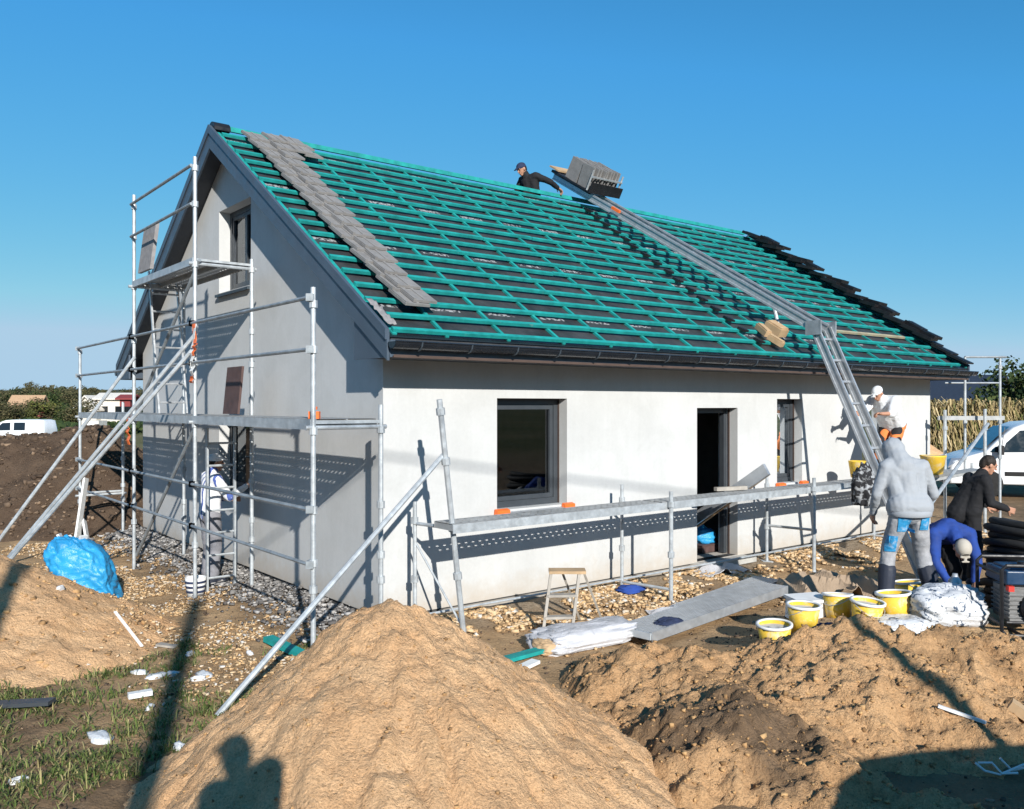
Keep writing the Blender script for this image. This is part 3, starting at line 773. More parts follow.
# concrete tiles laid on the near verge, eave to ridge
def tile(name, t, u, h, w, mt, tilt=.0, L=.40, rot=0.0, th=.028):
    nrm = RP(0, 0, 1) - RP(0, 0, 0); d = (RP(0, 1, 0) - RP(0, 0, 0)); d2 = (d - nrm * tilt).normalized()
    ax = (DR * math.cos(rot) + d2 * math.sin(rot)).normalized(); n2 = ax.cross(d2).normalized(); d2 = n2.cross(ax)
    m = Matrix((ax, d2, n2)).transposed(); b = MB()
    c = RP(t, u, h)
    b.box(c, (w, L, th), m); b.box(c + m @ V((-w / 2 + .02, 0, th / 2 + .006)), (.03, L * .96, .014), m); b.box(c + m @ V((.0, 0, th / 2 + .004)), (.03, L * .96, .010), m)
    return b.build(name, mt, roof)
tq = random.Random(11)
for k in range(ROWS - 1):
    u = u_row(k + 1) - .05
    if k < 1: continue
    x = .27 + .001 * k
    tile('roof_tile', x + tq.uniform(-.025, .025), u, .125, .31, M['tile'], .09, .40, tq.uniform(-.03, .03))
    tile('roof_tile', x + .06 + .013 * k + tq.uniform(-.03, .03), u + .03, .155, .30, M['tile'], .10, .40, tq.uniform(-.06, .06))
for k in range(ROWS - 3, ROWS - 1):
    tile('roof_tile', .84, u_row(k) + .3, .165, .3, M['tile'], .08, .4, tq.uniform(-.08, .08))
    tile('roof_tile', .98, u_row(k) + .26, .13, .28, M['tile'], .14, .4, tq.uniform(-.1, .1))
# black tiles along the far verge, stacked and tilted
for k in range(ROWS - 1):
    u = u_row(k) + .13
    tile('verge_tile', LEN + .12, u, .12, .34, M['blacktile'], .10, .42)
    if 2 <= k:
        tile('verge_tile', LEN - .10 + tq.uniform(-.06, .06), u + .06, .19, .30, M['blacktile'], tq.uniform(.1, .3), .40, tq.uniform(-.1, .1), .05)
        if k % 3 != 1: tile('verge_tile', LEN + .06, u + .05, .24, .30, M['blacktile'], tq.uniform(.0, .25), .38, tq.uniform(-.12, .12), .06)
for k in range(ROWS - 2):       # short black tile pieces beside the hoist
    tile('roof_tile', 6.22 + .035 * k + tq.uniform(-.04, .04), u_row(k + 1) - .02, .085, .15, M['blacktile'], .1, .13, tq.uniform(-.2, .2))
mb = MB()   # ridge tile at the near verge
for i in range(1):
    t0 = -.28 + i * .30; pr = [(-DEP / 2 + .14 * math.cos(q), zroof(DEP / 2) + .0 + .14 * math.sin(q)) for q in [math.pi * j / 8 for j in range(9)]]
    b = MB(); b.prism([W(t0, n, z) for n, z in pr] + [W(t0, n * 1.0, z) for n, z in [(-DEP / 2 - .12, zroof(DEP / 2)), (-DEP / 2 + .12, zroof(DEP / 2))]], DR * .24); b.build('ridge_tile', M['blacktile'], roof)
b = MB(); b.bar(W(-.2, -DEP / 2, zroof(DEP / 2) + .08), W(LEN + .1, -DEP / 2, zroof(DEP / 2) + .08), .045, .07); b.build('ridge_batten', M['teal'], roof)

# ------------------------------------------------------------------ scaffold on the gable
def deck_mb(P, a0, a1, b0, b1, z, along_b=False):
    """perforated plank; P(a, b, z) with a along the plank and b across"""
    mb = MB()
    L = a1 - a0; na = max(int(L / .033), 4); ea = [a0 + L * i / na for i in range(na + 1)]
    w = b1 - b0; eb = [0, .17, .225, .47, .53, .775, .83, 1]
    for i in range(na):
        for j in range(7):
            if j % 2 == 1 and i % 3 == 1: continue
            mb.poly([P(ea[i], b0 + w * eb[j], z), P(ea[i + 1], b0 + w * eb[j], z), P(ea[i + 1], b0 + w * eb[j + 1], z), P(ea[i], b0 + w * eb[j + 1], z)])
    for b in (b0 + .004, b1 - .004): mb.bar(P(a0, b, z - .034), P(a1, b, z - .034), .008, .064)
    for a in (a0 + .012, a1 - .012): mb.bar(P(a, b0 + .01, z - .04), P(a, b1 - .01, z - .04), .02, .06)
    return mb
def pole(P0, P1, r, parent, m, plate=True, joints=()):
    b = MB(); b.tube(P0, P1, r, 10)
    d = (P1 - P0).normalized()
    for j in joints:
        q = P0 + d * ((j - P0.z) / max(d.z, .1)); b.tube(q - d * .035, q + d * .035, r + .016, 8)
    o = b.build('pole', m, parent, smooth=False)
    if plate:
        b = MB(); b.box(P0 + UP * .006, (.15, .15, .012)); b.tube(P0, P0 + UP * .14, r * .7, 8); b.build('base_plate', m, o)
    return o
OI, OO = .35, 1.08
FR = [-.56, 2.764, 5.47, 8.94]
gs = thing('scaffold', 'tall galvanised scaffold with two deck levels against the gable wall', 'scaffold', G(-.56, OO, gz(*G(-.56, OO, 0).xy)))
def gp(s, o): q = G(s, o, 0); return G(s, o, terr(q.x, q.y) - .01)
tops = {(0, 1): 3.46, (0, 0): 2.35, (1, 1): 5.44, (1, 0): 4.24, (2, 1): 5.48, (2, 0): 4.2, (3, 1): 3.35, (3, 0): 2.4}
for (i, k), z in tops.items():
    o = OO if k else OI; p = gp(FR[i], o)
    pole(p, G(FR[i], o, z), .025, gs, M['steel'], joints=[j for j in (.6, .85, 1.35, 2.1, 2.87, 3.3, 4.1, 4.85, 5.3) if j < z])
for a, b in zip(FR, FR[1:]):
    for z in ((.84, 1.36, 2.87, 3.36) if a < 6 else ()):
        m = MB(); m.tube(G(a, OO + .045, z), G(b, OO + .045, z), .02, 8)
        for q in (a, b): m.box(G(q, OO + .03, z), (.07, .07, .07))
        m.build('guard_rail', M['old_steel'], gs)
    for b0, b1 in ((OI + .03, OI + .357), (OI + .362, OI + .69)):
        deck_mb(lambda x, y, z: G(x, y, z), a + .03, b - .03, b0, b1, 2.21).build('deck', M['deck'], gs)
    m = MB(); m.bar(G(a, OO + .02, 2.16), G(b, OO + .02, 2.16), .02, .10); m.build('deck_beam', M['steel'], gs)
for z in (4.85, 5.33):
    m = MB(); m.tube(G(FR[1], OO + .045, z), G(FR[2], OO + .045, z), .02, 8); m.build('guard_rail', M['old_steel'], gs)
for b0, b1 in ((OI + .03, OI + .357), (OI + .362, OI + .69)):
    deck_mb(lambda x, y, z: G(x, y, z), FR[1] + .03, FR[2] - .03, b0, b1, 4.18).build('deck', M['deck'], gs)
m = MB(); m.bar(G(FR[1], OO + .02, 4.14), G(FR[2], OO + .02, 4.14), .02, .09); m.build('deck_beam', M['steel'], gs)
for i, zs in ((0, (2.13,)), (1, (2.13, 4.11)), (2, (2.13, 4.11)), (3, (2.13, .7))):
    for z in zs:
        m = MB(); m.tube(G(FR[i], OI - .06, z), G(FR[i], OO + .08, z), .022, 8); m.bar(G(FR[i], OI, z + .05), G(FR[i], OO, z + .05), .03, .03); m.build('transom', M['steel'], gs)
for a, b, z0, z1, mt in ((FR[2] + .05, FR[1] - .05, 2.2, 4.15, 'old_steel'), (FR[2], FR[1], .1, 2.15, 'old_steel')):
    m = MB(); m.tube(G(a, OO - .04, z0), G(b, OO - .04, z1), .024, 8); m.build('brace', M[mt], gs)
def ground_pt(p): return V((p[0], p[1], terr(p[0], p[1]) - .02))
for top, foot, off in ((G(FR[1], OO + .06, 3.15), V((-6.75, 10.75, 0)), 0), (G(FR[1], OO + .06, 3.0), V((-6.62, 10.5, 0)), 0), (G(FR[2], OO + .06, 2.96), V((-7.75, 12.35, 0)), 0)):
    m = MB(); m.tube(ground_pt(foot), top + (top - V(foot)).normalized() * .12, .026, 8); m.build('brace', M['steel'], gs)
def ladder_parts(parent, p0, p1, wdir, w, pitch, m, rr=.016, rail=(.05, .025)):
    p0, p1, wd = V(p0), V(p1), V(wdir).normalized()
    for sgn in (-1, 1):
        b = MB(); b.bar(p0 + wd * sgn * w / 2, p1 + wd * sgn * w / 2, rail[1], rail[0], wd.cross(p1 - p0)); b.build('rail', m, parent)
    L = (p1 - p0).length; n = int(L / pitch)
    for i in range(n):
        q = p0.lerp(p1, (i + .6) * pitch / L); b = MB(); b.tube(q - wd * w / 2, q + wd * w / 2, rr, 6); b.build('rung', m, parent)
ld = thing('ladder', 'slanting access ladder between the two scaffold deck levels', 'ladder', G(4.95, .7, 2.215))
ladder_parts(ld, G(4.93, .68, 2.215), G(5.42, .68, 4.35), DR, .40, .28, M['alu'])
ld = thing('ladder', 'upright steel ladder in front of the plasterer below the deck', 'ladder', gp(3.05, .66))
ladder_parts(ld, gp(3.02, .66), G(3.02, .66, 2.05), DR, .36, .29, M['steel'])
# things on or hanging from it
def slab(name, P, w, h, th, mt, label, cat, lean=None):
    b = MB(); b.prism([P(0, 0), P(w, 0), P(w, h), P(0, h)], th); o = b.build(name, M[mt], None); return tag(o, label, cat)
q = random.Random(5)
slab('board', lambda a, z: G(3.26 - a, .55 - .10 * z, 2.225 + z), .52, .62, DR * .03, 'brownboard', 'scuffed dark brown board leaning over the lower scaffold deck', 'board')
slab('insulation_board', lambda a, z: G(5.38 - a - .04 * z, 1.03 - .12 * z + .02, 4.30 + z), .60, .66, DR * .05, 'greyboard', 'speckled grey board standing on the upper scaffold deck', 'board')
def ribbon(P, w, cols, label, name='tape'):
    r = thing(name, label, 'tape', P[-1])
    for i in range(len(P) - 1):
        b = MB(); n = 4
        for k in range(n + 1):
            p = P[i].lerp(P[i + 1], k / n) + V((.015 * math.sin(3.1 * k + i), .015 * math.cos(2.3 * k + i), 0)); b.v += [p - DL * w / 2, p + DL * w / 2]
        for k in range(n): b.f.append((2 * k, 2 * k + 1, 2 * k + 3, 2 * k + 2))
        o = b.build('strip', M[cols[i % len(cols)]], r); s = o.modifiers.new('s', 'SOLIDIFY'); s.thickness = .004
    return r
c = G(FR[1] - .12, OO + .06, 0)
ribbon([c + UP * z + DL * dx for z, dx in ((3.38, 0), (3.10, -.06), (2.95, .04), (2.7, .05), (2.62, .09))], .10, ['orange', 'orange', 'white', 'orange'], 'orange and white tape hanging from the guard rail beside the tall middle pole')
ribbon([c - DL * .09 + UP * z + DL * dx for z, dx in ((3.36, 0), (3.05, .14), (2.80, .22))], .07, ['white'], 'white strip of tape hanging beside the orange one on the guard rail')
c = G(FR[2] + .10, OO + .06, 0)
ribbon([c + UP * z + DL * dx for z, dx in ((2.22, 0), (2.0, .02), (1.75, -.03))], .12, ['orange', 'orange'], 'orange tape hanging below the lower deck at the left scaffold bay')
b = MB(); b.box(G(-.42, 1.0, 2.248), (.10, .08, .07)); b.box(G(-.42, 1.0, 2.315), (.05, .04, .03)); tag(b.build('tool_box', M['orange'], None), 'small orange box on the deck beside the near scaffold pole', 'box')

# ------------------------------------------------------------------ low scaffold along the long wall
ls = thing('scaffold', 'low trestle scaffold with perforated deck along the long wall', 'scaffold', W(.3, .9, 0))
TS = [.2, 3.33, 6.46, 9.59, 11.6]; NI, NO = .32, 1.04
def lp(t, n): q = W(t, n, 0); return W(t, n, terr(q.x, q.y) - .01)
for i, t in enumerate(TS):
    pole(lp(t, NI), W(t, NI, 1.32), .022, ls, M['steel'], joints=(.5, 1.12))
    if i > 0: pole(lp(t + .12, NO), W(t + .12, NO, 1.28), .026, ls, M['steel'], joints=(.5, 1.12))
    for z in ((1.09, .52) if i == 2 else (1.09, .07)):
        m = MB(); m.tube(W(t, NI, z), W(t + .12, NO - (0 if i else .1), z), .02, 8); m.build('transom', M['steel'], ls)
pole(lp(.46, .86), W(.09, .95, 2.40), .029, ls, M['steel'], joints=(.6, 1.10, 1.78, 2.28))
for a, b2 in zip(TS, TS[1:]):
    for n0, n1 in ((.66, .99),):
        deck_mb(lambda x, y, z: W(x, y, z), a + .02, b2 - .02, n0, n1, 1.15).build('deck', M['deck'], ls)
    m = MB(); m.tube(W(a, NI, .10), W(b2, NI, .10), .014, 8); m.build('tie_bar', M['steel'], ls)
m = MB(); m.bar(W(.22, .999, 1.10), W(TS[-1], .999, 1.10), .012, .09); m.build('deck_beam', M['steel'], ls)
m = MB(); fp = at(217, 716, 6.78); fp.z = terr(fp.x, fp.y); m.tube(fp, W(.17, .90, 1.84), .026, 8); m.build('brace', M['steel'], ls)
m = MB(); m.tube(W(.2, NI, .9), W(.46, .86, .02), .012, 8); m.build('brace', M['steel'], ls)
# planks leaning through the doorway
for d, (p, qq, w, mt, lab) in enumerate(((W(5.80, -.5, .50), W(5.74, .84, 1.40), .10, 'wood', 'pale timber plank sticking out of the doorway over the deck'), (W(5.72, -.5, .56), W(5.68, .86, 1.44), .17, 'alu', 'long metal straightedge resting on the deck in the doorway'))):
    b = MB(); b.bar(p, qq, .05, w); tag(b.build('plank', M[mt], None), lab, 'plank')
b = MB(); b.bar(W(4.85, .62, 1.19), W(5.35, .75, 1.19), .07, .05); tag(b.build('batten', M['greywood'], None), 'short grey batten lying on the deck left of the doorway', 'batten')

# ------------------------------------------------------------------ right hand scaffold past the far gable
rs = thing('scaffold', 'slender scaffold frame standing past the right house corner', 'scaffold', (9.0, 17.0, 0))
rp = [((965, 357), 17.0), ((1000, 357), 17.2)]
xs_ = []
for (px, py), Y in rp:
    p = at(px, py, Y); xs_.append(p); pole(V((p.x, p.y, gz(p.x, p.y))), p + UP * .0, .025, rs, M['steel'], joints=(1.3, 2.0, 3.1))
m = MB(); m.tube(xs_[0], xs_[1] + V((.12, 0, 0)), .022, 8); m.build('guard_rail', M['old_steel'], rs)
a = at(945, 383, 17.4); b_ = at(1000, 383, 17.2); m = MB(); m.tube(a, b_, .018, 8); m.build('guard_rail', M['old_steel'], rs)
for px, top in ((945, 410), (985, 409)):
    p = at(px, top, 16.4); pole(V((p.x, p.y, gz(p.x, p.y))), p, .03, rs, M['steel'], joints=(1.9,))
m = MB(); m.bar(at(938, 418, 16.5), at(1004, 418, 16.7), .04, .08); m.build('deck_beam', M['deck'], rs)
m = MB(); m.tube(at(988, 424, 16.1), at(925, 512, 12.6), .03, 8); m.build('brace', M['steel'], rs)
m = MB(); m.bar(at(905, 483, 14.4), at(978, 470, 15.2), .30, .05); m.build('deck', M['deck'], rs)

# ------------------------------------------------------------------ inclined hoist
hz = thing('hoist', 'long inclined aluminium roof hoist bent over the gutter', 'hoist', W(7.3, 2.3, .0))
B0 = W(7.28, .72, 3.52); B1 = W(7.02, -5.0, 6.98); foot = W(7.35, 2.35, 0); foot.z = terr(foot.x, foot.y)
HW_ = .175
def hoist_run(p0, p1, n):
    d = (p1 - p0).normalized(); side = DR - d * DR.dot(d); side.normalize(); nr = side.cross(d)
    if nr.z < 0: nr = -nr
    for s in (-1, 1):
        b = MB(); a0, a1 = p0 + side * s * HW_, p1 + side * s * HW_
        b.bar(a0 + nr * .055, a1 + nr * .055, .035, .03, nr); b.bar(a0 - nr * .055, a1 - nr * .055, .035, .03, nr); b.bar(a0, a1, .008, .09, nr)
        b.build('rail', M['alu'], hz)
    for i in range(n):
        q = p0.lerp(p1, (i + .5) / n); b = MB(); b.bar(q - side * HW_ - nr * .02, q + side * HW_ - nr * .02, .035, .03, nr); b.build('rung', M['alu'], hz)
    return d, side, nr
hoist_run(foot, B0, 11); d_, side_, nr_ = hoist_run(B0, B1, 17)
b = MB()
for s in (-1, 1): b = MB(); b.box(B0 + DR * s * (HW_ + .03), (.03, .26, .22), Matrix((DR, -DL, UP)).transposed()); b.build('bend_bracket', M['old_steel'], hz)
b = MB(); b.tube(B0 + DR * .02 + d_ * .9 - nr_ * .10, RP(7.25, .75, .07), .03, 8); b.build('support', M['steel'], hz)
cc = B0.lerp(B1, .885); mm = Matrix((side_, d_, nr_)).transposed()
def CP(x, y, z): return cc + mm @ V((x, y, z))
b = MB(); b.box(CP(.08, 0, .12), (.86, 1.0, .03), mm); b.box(CP(.08, -.5, .2), (.86, .03, .2), mm); b.box(CP(0, .62, .09), (.5, .36, .05), mm)
for x in (-.2, .2): b.bar(CP(x, -.4, .08), CP(x, .7, .08), .05, .06, nr_)
b.build('carriage', M['black'], hz)
b = MB(); b.box(CP(-.02, .72, .16), (.52, .30, .03), mm); b.build('plank', M['wood'], hz)
tk = random.Random(2); first = None
for row in (0, 1):
    for i in range(9):
        b = MB(); L = .40
        b.box((0, 0, .21), (.034, .34, .42)); b.box((.02, .1, .21), (.016, .03, .41)); b.box((.02, -.1, .21), (.016, .03, .41))
        if first is None:
            first = b.build('roof_tile', M['tile'], None); first.data.transform(Matrix.Translation((0, 0, 0))); o = first
        else:
            o = first.copy(); COL.objects.link(o)
        tag(o, 'grey roof tile standing in the stack on top of the hoist', 'roof tile', 'roof tiles stacked on the hoist carriage')
        p = CP(-.30 + i * .085 + tk.uniform(-.008, .008), -.28 + row * .40 + tk.uniform(-.02, .02), .137)
        rotm = (mm @ Matrix.Rotation(tk.uniform(-.05, .05), 3, 'Y') @ Matrix.Rotation(tk.uniform(-.05, .05), 3, 'X')).to_4x4()
        o.matrix_world = Matrix.Translation(p) @ rotm
b = MB()
b.bar(CP(-.36, -.47, .40), CP(.46, -.47, .40), .03, .03, nr_); b.build('cage_bar', M['alu'], hz)
for s in (-.36, .46): b = MB(); b.bar(CP(s, -.44, .13), CP(s, -.44, .52), .03, .03, nr_); b.build('cage_post', M['alu'], hz)
b = MB(); b.box(CP(-.26, -1.25, .06), (.05, .22, .05), mm); b.build('latch', M['orange'], hz)
# packing timbers by the hoist foot on the roof
for i, (t, u, w, h, L, r) in enumerate(((7.02, .70, .26, .13, .30, .1), (6.66, .66, .12, .08, .30, -.3), (6.60, .34, .10, .07, .26, .2))):
    b = MB(); c = RP(t, u, .085 + h / 2); m3 = (Matrix((DR, RP(0, 1, 0) - RP(0, 0, 0), RP(0, 0, 1) - RP(0, 0, 0))).transposed()) @ Matrix.Rotation(r, 3, 'Z')
    b.box(c, (w, L, h), m3); b.box(c + m3 @ V((0, 0, h / 2 + .012)), (w * .8, L * .9, .02), m3)
    tag(b.build('wood_block', M['wood'], None), ('large pale timber block wedged under the hoist on the roof', 'smaller pale timber offcut lying on the lowest battens', 'short pale timber offcut nearest the gutter left of the hoist')[i], 'wood block')

# ------------------------------------------------------------------ people
def fold(p, k): return (1 - abs(noise.noise(V((p.x * .6 + k, p.y * .6, p.z * 1.7)))) * 2.4)
def remesh(mb, voxel, smooth=4, disp=0.0, dscale=8.0, seed=0.0):
    me = bpy.data.meshes.new('tmp'); me.from_pydata(mb.v, [], mb.f)
    bm = bmesh.new(); bm.from_mesh(me); bmesh.ops.recalc_face_normals(bm, faces=bm.faces); bm.to_mesh(me); bm.free()
    o = bpy.data.objects.new('tmp', me); COL.objects.link(o)
    r = o.modifiers.new('r', 'REMESH'); r.mode = 'VOXEL'; r.voxel_size = voxel; r.use_smooth_shade = True
    if smooth: s = o.modifiers.new('s', 'SMOOTH'); s.iterations = smooth; s.factor = .5
    dg = bpy.context.evaluated_depsgraph_get(); me2 = bpy.data.meshes.new_from_object(o.evaluated_get(dg))
    bpy.data.objects.remove(o); bpy.data.meshes.remove(me)
    if disp:
        ns = [v.normal.copy() for v in me2.vertices]
        for v, n in zip(me2.vertices, ns):
            p = v.co * dscale; v.co += n * disp * (noise.fractal(V((p.x + seed, p.y, p.z * .8)), 1, 2, 4) * .7 + .32 * max(0, fold(p, seed)) + .2 * max(0, fold(p * 2.1, seed + 5)))
    me2.polygons.foreach_set('use_smooth', [True] * len(me2.polygons))
    return me2
def mesh_obj(name, me, mt, parent):
    me.name = name; me.materials.clear(); me.materials.append(mt); o = bpy.data.objects.new(name, me); COL.objects.link(o); o.parent = parent; return o
def hand(mb, wr, d, pn, side, curl=.6):
    d = V(d).normalized(); pn = V(pn); pn = (pn - d * pn.dot(d)).normalized(); a = d.cross(pn).normalized() * side
    for k in (-.026, 0, .026): mb.cap(wr + a * k * .7, .020, wr + d * .085 + a * k, .016, 8)
    for k, L in ((-.032, .060), (-.011, .078), (.011, .084), (.032, .074)):
        p = wr + d * .088 + a * k; d1 = (d * math.cos(curl) + pn * math.sin(curl)); q = p + d1 * L * .55
        d2 = (d * math.cos(curl * 2.3) + pn * math.sin(curl * 2.3)); e = q + d2 * L * .55
        mb.cap(p, .0095, q, .0088, 8); mb.cap(q, .0088, e, .0075, 8)
    p = wr + d * .025 + a * .034; q = p + (d * .7 + a * .7 + pn * .2).normalized() * .045; e = q + (d * .9 + pn * .5).normalized() * .034
    mb.cap(p, .012, q, .0105, 8); mb.cap(q, .0105, e, .0085, 8)
def person(label, J, loc, rz, shirt, trousers, boot, hat=None, hair=True, hood=False, bulk=1.0, group=None, sleeve=True, booth=.09, leg=1.0):
    r = thing('person', label, 'person', (0, 0, 0), group)
    J = {k: V(v) for k, v in J.items()}
    f = J['face'].normalized(); up = J.get('up', UP); up = (up - f * up.dot(f)).normalized(); rt = f.cross(up)
    HM = Matrix((rt, f, up)).transposed(); hc = J['head']
    H = lambda x, y, z: hc + HM @ V((x, y, z))
    b = MB()
    b.ell(hc + HM @ V((0, -.005, .02)), (.074, .094, .098), HM); b.cap(H(0, .03, -.04), .058, H(0, .045, -.085), .034)
    b.cap(H(0, .088, .01), .010, H(0, .108, -.025), .014, 8); b.ell(H(0, .085, .03), (.05, .015, .012), HM, 8)
    b.cap(H(-.02, .088, -.058), .008, H(.02, .088, -.058), .008, 8)
    for s in (-1, 1): b.ell(H(s * .076, -.008, -.005), (.010, .022, .032), HM, 8)
    b.cap(J['neck'], .056, H(0, -.025, -.05), .052)
    b.cap(J['neck'], .06, J['chest'], .09); b.cap(J['chest'], .09, J['pelvis'], .09)
    for s in 'lr':
        b.cap(J['chest'], .06, J['sh' + s], .045); b.cap(J['sh' + s], .045, J['el' + s], .036); b.cap(J['el' + s], .038, J['wr' + s], .026)
        b.cap(J['pelvis'], .08, J['hip' + s], .07); b.cap(J['hip' + s], .07, J['kn' + s], .05); b.cap(J['kn' + s], .05, J['an' + s], .036)
        dd = J.get('hd' + s, J['wr' + s] - J['el' + s]); hand(b, J['wr' + s], dd, J.get('pn' + s, f), 1 if s == 'l' else -1)
    body = mesh_obj('body', remesh(b, .0072, 2), M['skin'], r)
    for s in (-1, 1):
        e = MB(); e.ell(H(s * .03, .086, .008), (.013, .008, .008), HM, 8); e.build('eye', M['eye'], r, True)
    b = MB(); k = bulk
    for s in 'lr':
        sh = J['sh' + s]; hp = J['hip' + s]
        b.cap(sh.lerp(J['chest'], .25), .085 * k, hp.lerp(J['pelvis'], .1) + (J['chest'] - J['pelvis']).normalized() * .05, .115 * k); b.cap(J['chest'], .13 * k, sh, .078 * k)
        b.cap(sh, .075 * k, J['el' + s], .056 * k)
        if sleeve: b.cap(J['el' + s], .056 * k, J['wr' + s] - (J['wr' + s] - J['el' + s]).normalized() * .02, .042 * k)
    b.cap(J['chest'], .135 * k, J['pelvis'], .14 * k); b.cap(J['neck'].lerp(J['chest'], .3), .085 * k, J['chest'], .12 * k); b.cap(J['neck'].lerp(hc, .15), .070, J['neck'].lerp(J['chest'], .4), .085)
    if hood:
        b.ell(H(0, -.02, .015), (.125, .13, .13), HM); b.cap(hc - up * .06, .125, J['chest'].lerp(J['neck'], .55), .155)
        for s in 'lr': b.cap(J['neck'] + UP * -.03, .085, J['sh' + s], .078)
        b.cap(hc - UP * .02 - f * .03, .115, J['neck'] + V((0, -.06, -.06)), .12); b.cap(J['hipl'] + UP * .06, .16, J['hipr'] + UP * .06, .16)
    mesh_obj('jacket' if hood else 'shirt', remesh(b, .012, 4, .010, 11, len(label)), M[shirt], r)
    if hood:
        b = MB(); pv = J['pelvis'] + UP * .0; b.v = [V((.235 * math.cos(a) * rr_, .185 * math.sin(a) * rr_, z)) + pv for z, rr_ in ((-.05, 1.0), (-.045, 1.03), (.0, 1.05), (.012, 1.0)) for a in [2 * math.pi * i / 36 for i in range(36)]]
        b.f = [(k_ * 36 + i, k_ * 36 + (i + 1) % 36, (k_ + 1) * 36 + (i + 1) % 36, (k_ + 1) * 36 + i) for k_ in range(3) for i in range(36)]
        hm = b.build('hem', M[shirt], r, True)
    b = MB()
    b.cap(J['hipl'], .118, J['hipr'], .118); b.cap(J['pelvis'] + (J['chest'] - J['pelvis']).normalized() * .06, .12, J['pelvis'], .125)
    for s in 'lr': b.cap(J['hip' + s], .108 * leg, J['kn' + s], .080 * leg); b.cap(J['kn' + s], .080 * leg, J['an' + s] + (J['kn' + s] - J['an' + s]).normalized() * .06, .074 * leg)
    mesh_obj('trousers', remesh(b, .014, 5, .013, 9, 3 + len(label)), M[trousers], r)
    for s in 'lr':
        b = MB(); an = J['an' + s]; t = J.get('toe' + s, V((0, 1, 0))).normalized()
        b.cap(an + (J['kn' + s] - an).normalized() * booth, .062 if booth < .2 else .100, an, .062 if booth < .2 else .085); b.cap(an - UP * .035 - t * .05, .042, an - UP * .035 + t * .10, .046); b.cap(an - UP * .035 + t * .10, .046, an - UP * .045 + t * .16, .034)
        mesh_obj('boot', remesh(b, .012, 3), M[boot], r)
    if hair and not hood:
        b = MB(); hs = .9 if hat else 1; b.ell(H(0, -.016, .036 if not hat else .02), (.079 * (hs + .08), .092 * hs, .092 * hs), HM); b.cap(H(0, -.07, -.02), .05, H(0, -.06, .02), .06)
        me = remesh(b, .009, 2, .006, 30); bm = bmesh.new(); bm.from_mesh(me); inv = HM.transposed()
        dl = [v for v in bm.verts if (inv @ (v.co - hc)).y > .055 and (inv @ (v.co - hc)).z < .065]; bmesh.ops.delete(bm, geom=dl, context='VERTS'); bm.to_mesh(me); bm.free()
        mesh_obj('hair', me, M['hair'], r)
    if hat:
        b = MB(); b.ell(H(0, -.008, .048), (.088, .104, .082), HM)
        b.cap(H(-.045, .10, .045), .014, H(.045, .10, .045), .014); b.cap(H(-.035, .15, .034), .012, H(.035, .15, .034), .012); b.cap(H(0, .08, .045), .02, H(0, .15, .034), .014)
        me = remesh(b, .009, 2); bm = bmesh.new(); bm.from_mesh(me); inv = HM.transposed()
        dl = [v for v in bm.verts if (inv @ (v.co - hc)).z < .022]; bmesh.ops.delete(bm, geom=dl, context='VERTS'); bm.to_mesh(me); bm.free()
        co_ = mesh_obj('cap', me, M[hat], r)
        if hat == 'cap':
            b = MB(); b.path([H(.028 * math.cos(a) * (1 + .3 * math.sin(2 * a)), .082 + .0 * a, .088 + .022 * math.sin(a)) for a in [2 * math.pi * i / 16 for i in range(14)]], .004, 5); b.build('emblem', M['blackcloth'], co_)
    r.location = V(loc); r.rotation_euler = (0, 0, rz)
    return r
FACE = lambda d: math.atan2(d.y, d.x) - math.pi / 2
STAND = dict(pelvis=(0, 0, .96), chest=(0, .02, 1.32), neck=(0, .03, 1.50), head=(0, .06, 1.64), face=(0, 1, -.1),
             shl=(-.19, .02, 1.43), shr=(.19, .02, 1.43), ell=(-.26, .0, 1.14), elr=(.26, 0, 1.14), wrl=(-.25, .12, .90), wrr=(.25, .12, .90),
             hipl=(-.10, 0, .93), hipr=(.10, 0, .93), knl=(-.12, .04, .50), knr=(.12, .04, .50), anl=(-.13, 0, .085), anr=(.13, 0, .085))
# 1 the man in grey, seen from behind
J = dict(STAND, pelvis=(0, 0, .94), chest=(-.02, .08, 1.30), neck=(-.05, .15, 1.47), head=(-.07, .24, 1.55), face=(-.15, .8, -.75),
         shl=(-.23, .10, 1.39), shr=(.20, .08, 1.40), ell=(-.34, .10, 1.10), elr=(.34, .10, 1.10), wrl=(-.30, .26, .88), wrr=(.29, .32, .95),
         knl=(-.20, .10, .50), knr=(.17, .06, .50), anl=(-.28, .0, .085), anr=(.24, -.06, .085), pnl=(1, 0, 0), pnr=(-1, 0, 0), toel=(-.3, 1, 0), toer=(.3, 1, 0))
wx, wy = 4.18, 9.05
p = person('man in a grey hoodie and plaster stained trousers seen from behind by the buckets', J, (wx, wy, gz(wx, wy) + .01), R(3), 'hoodie', 'workpants', 'boot', hood=True, bulk=1.0, booth=.24, leg=1.08)
p.scale = (.92, .96, 1.0)
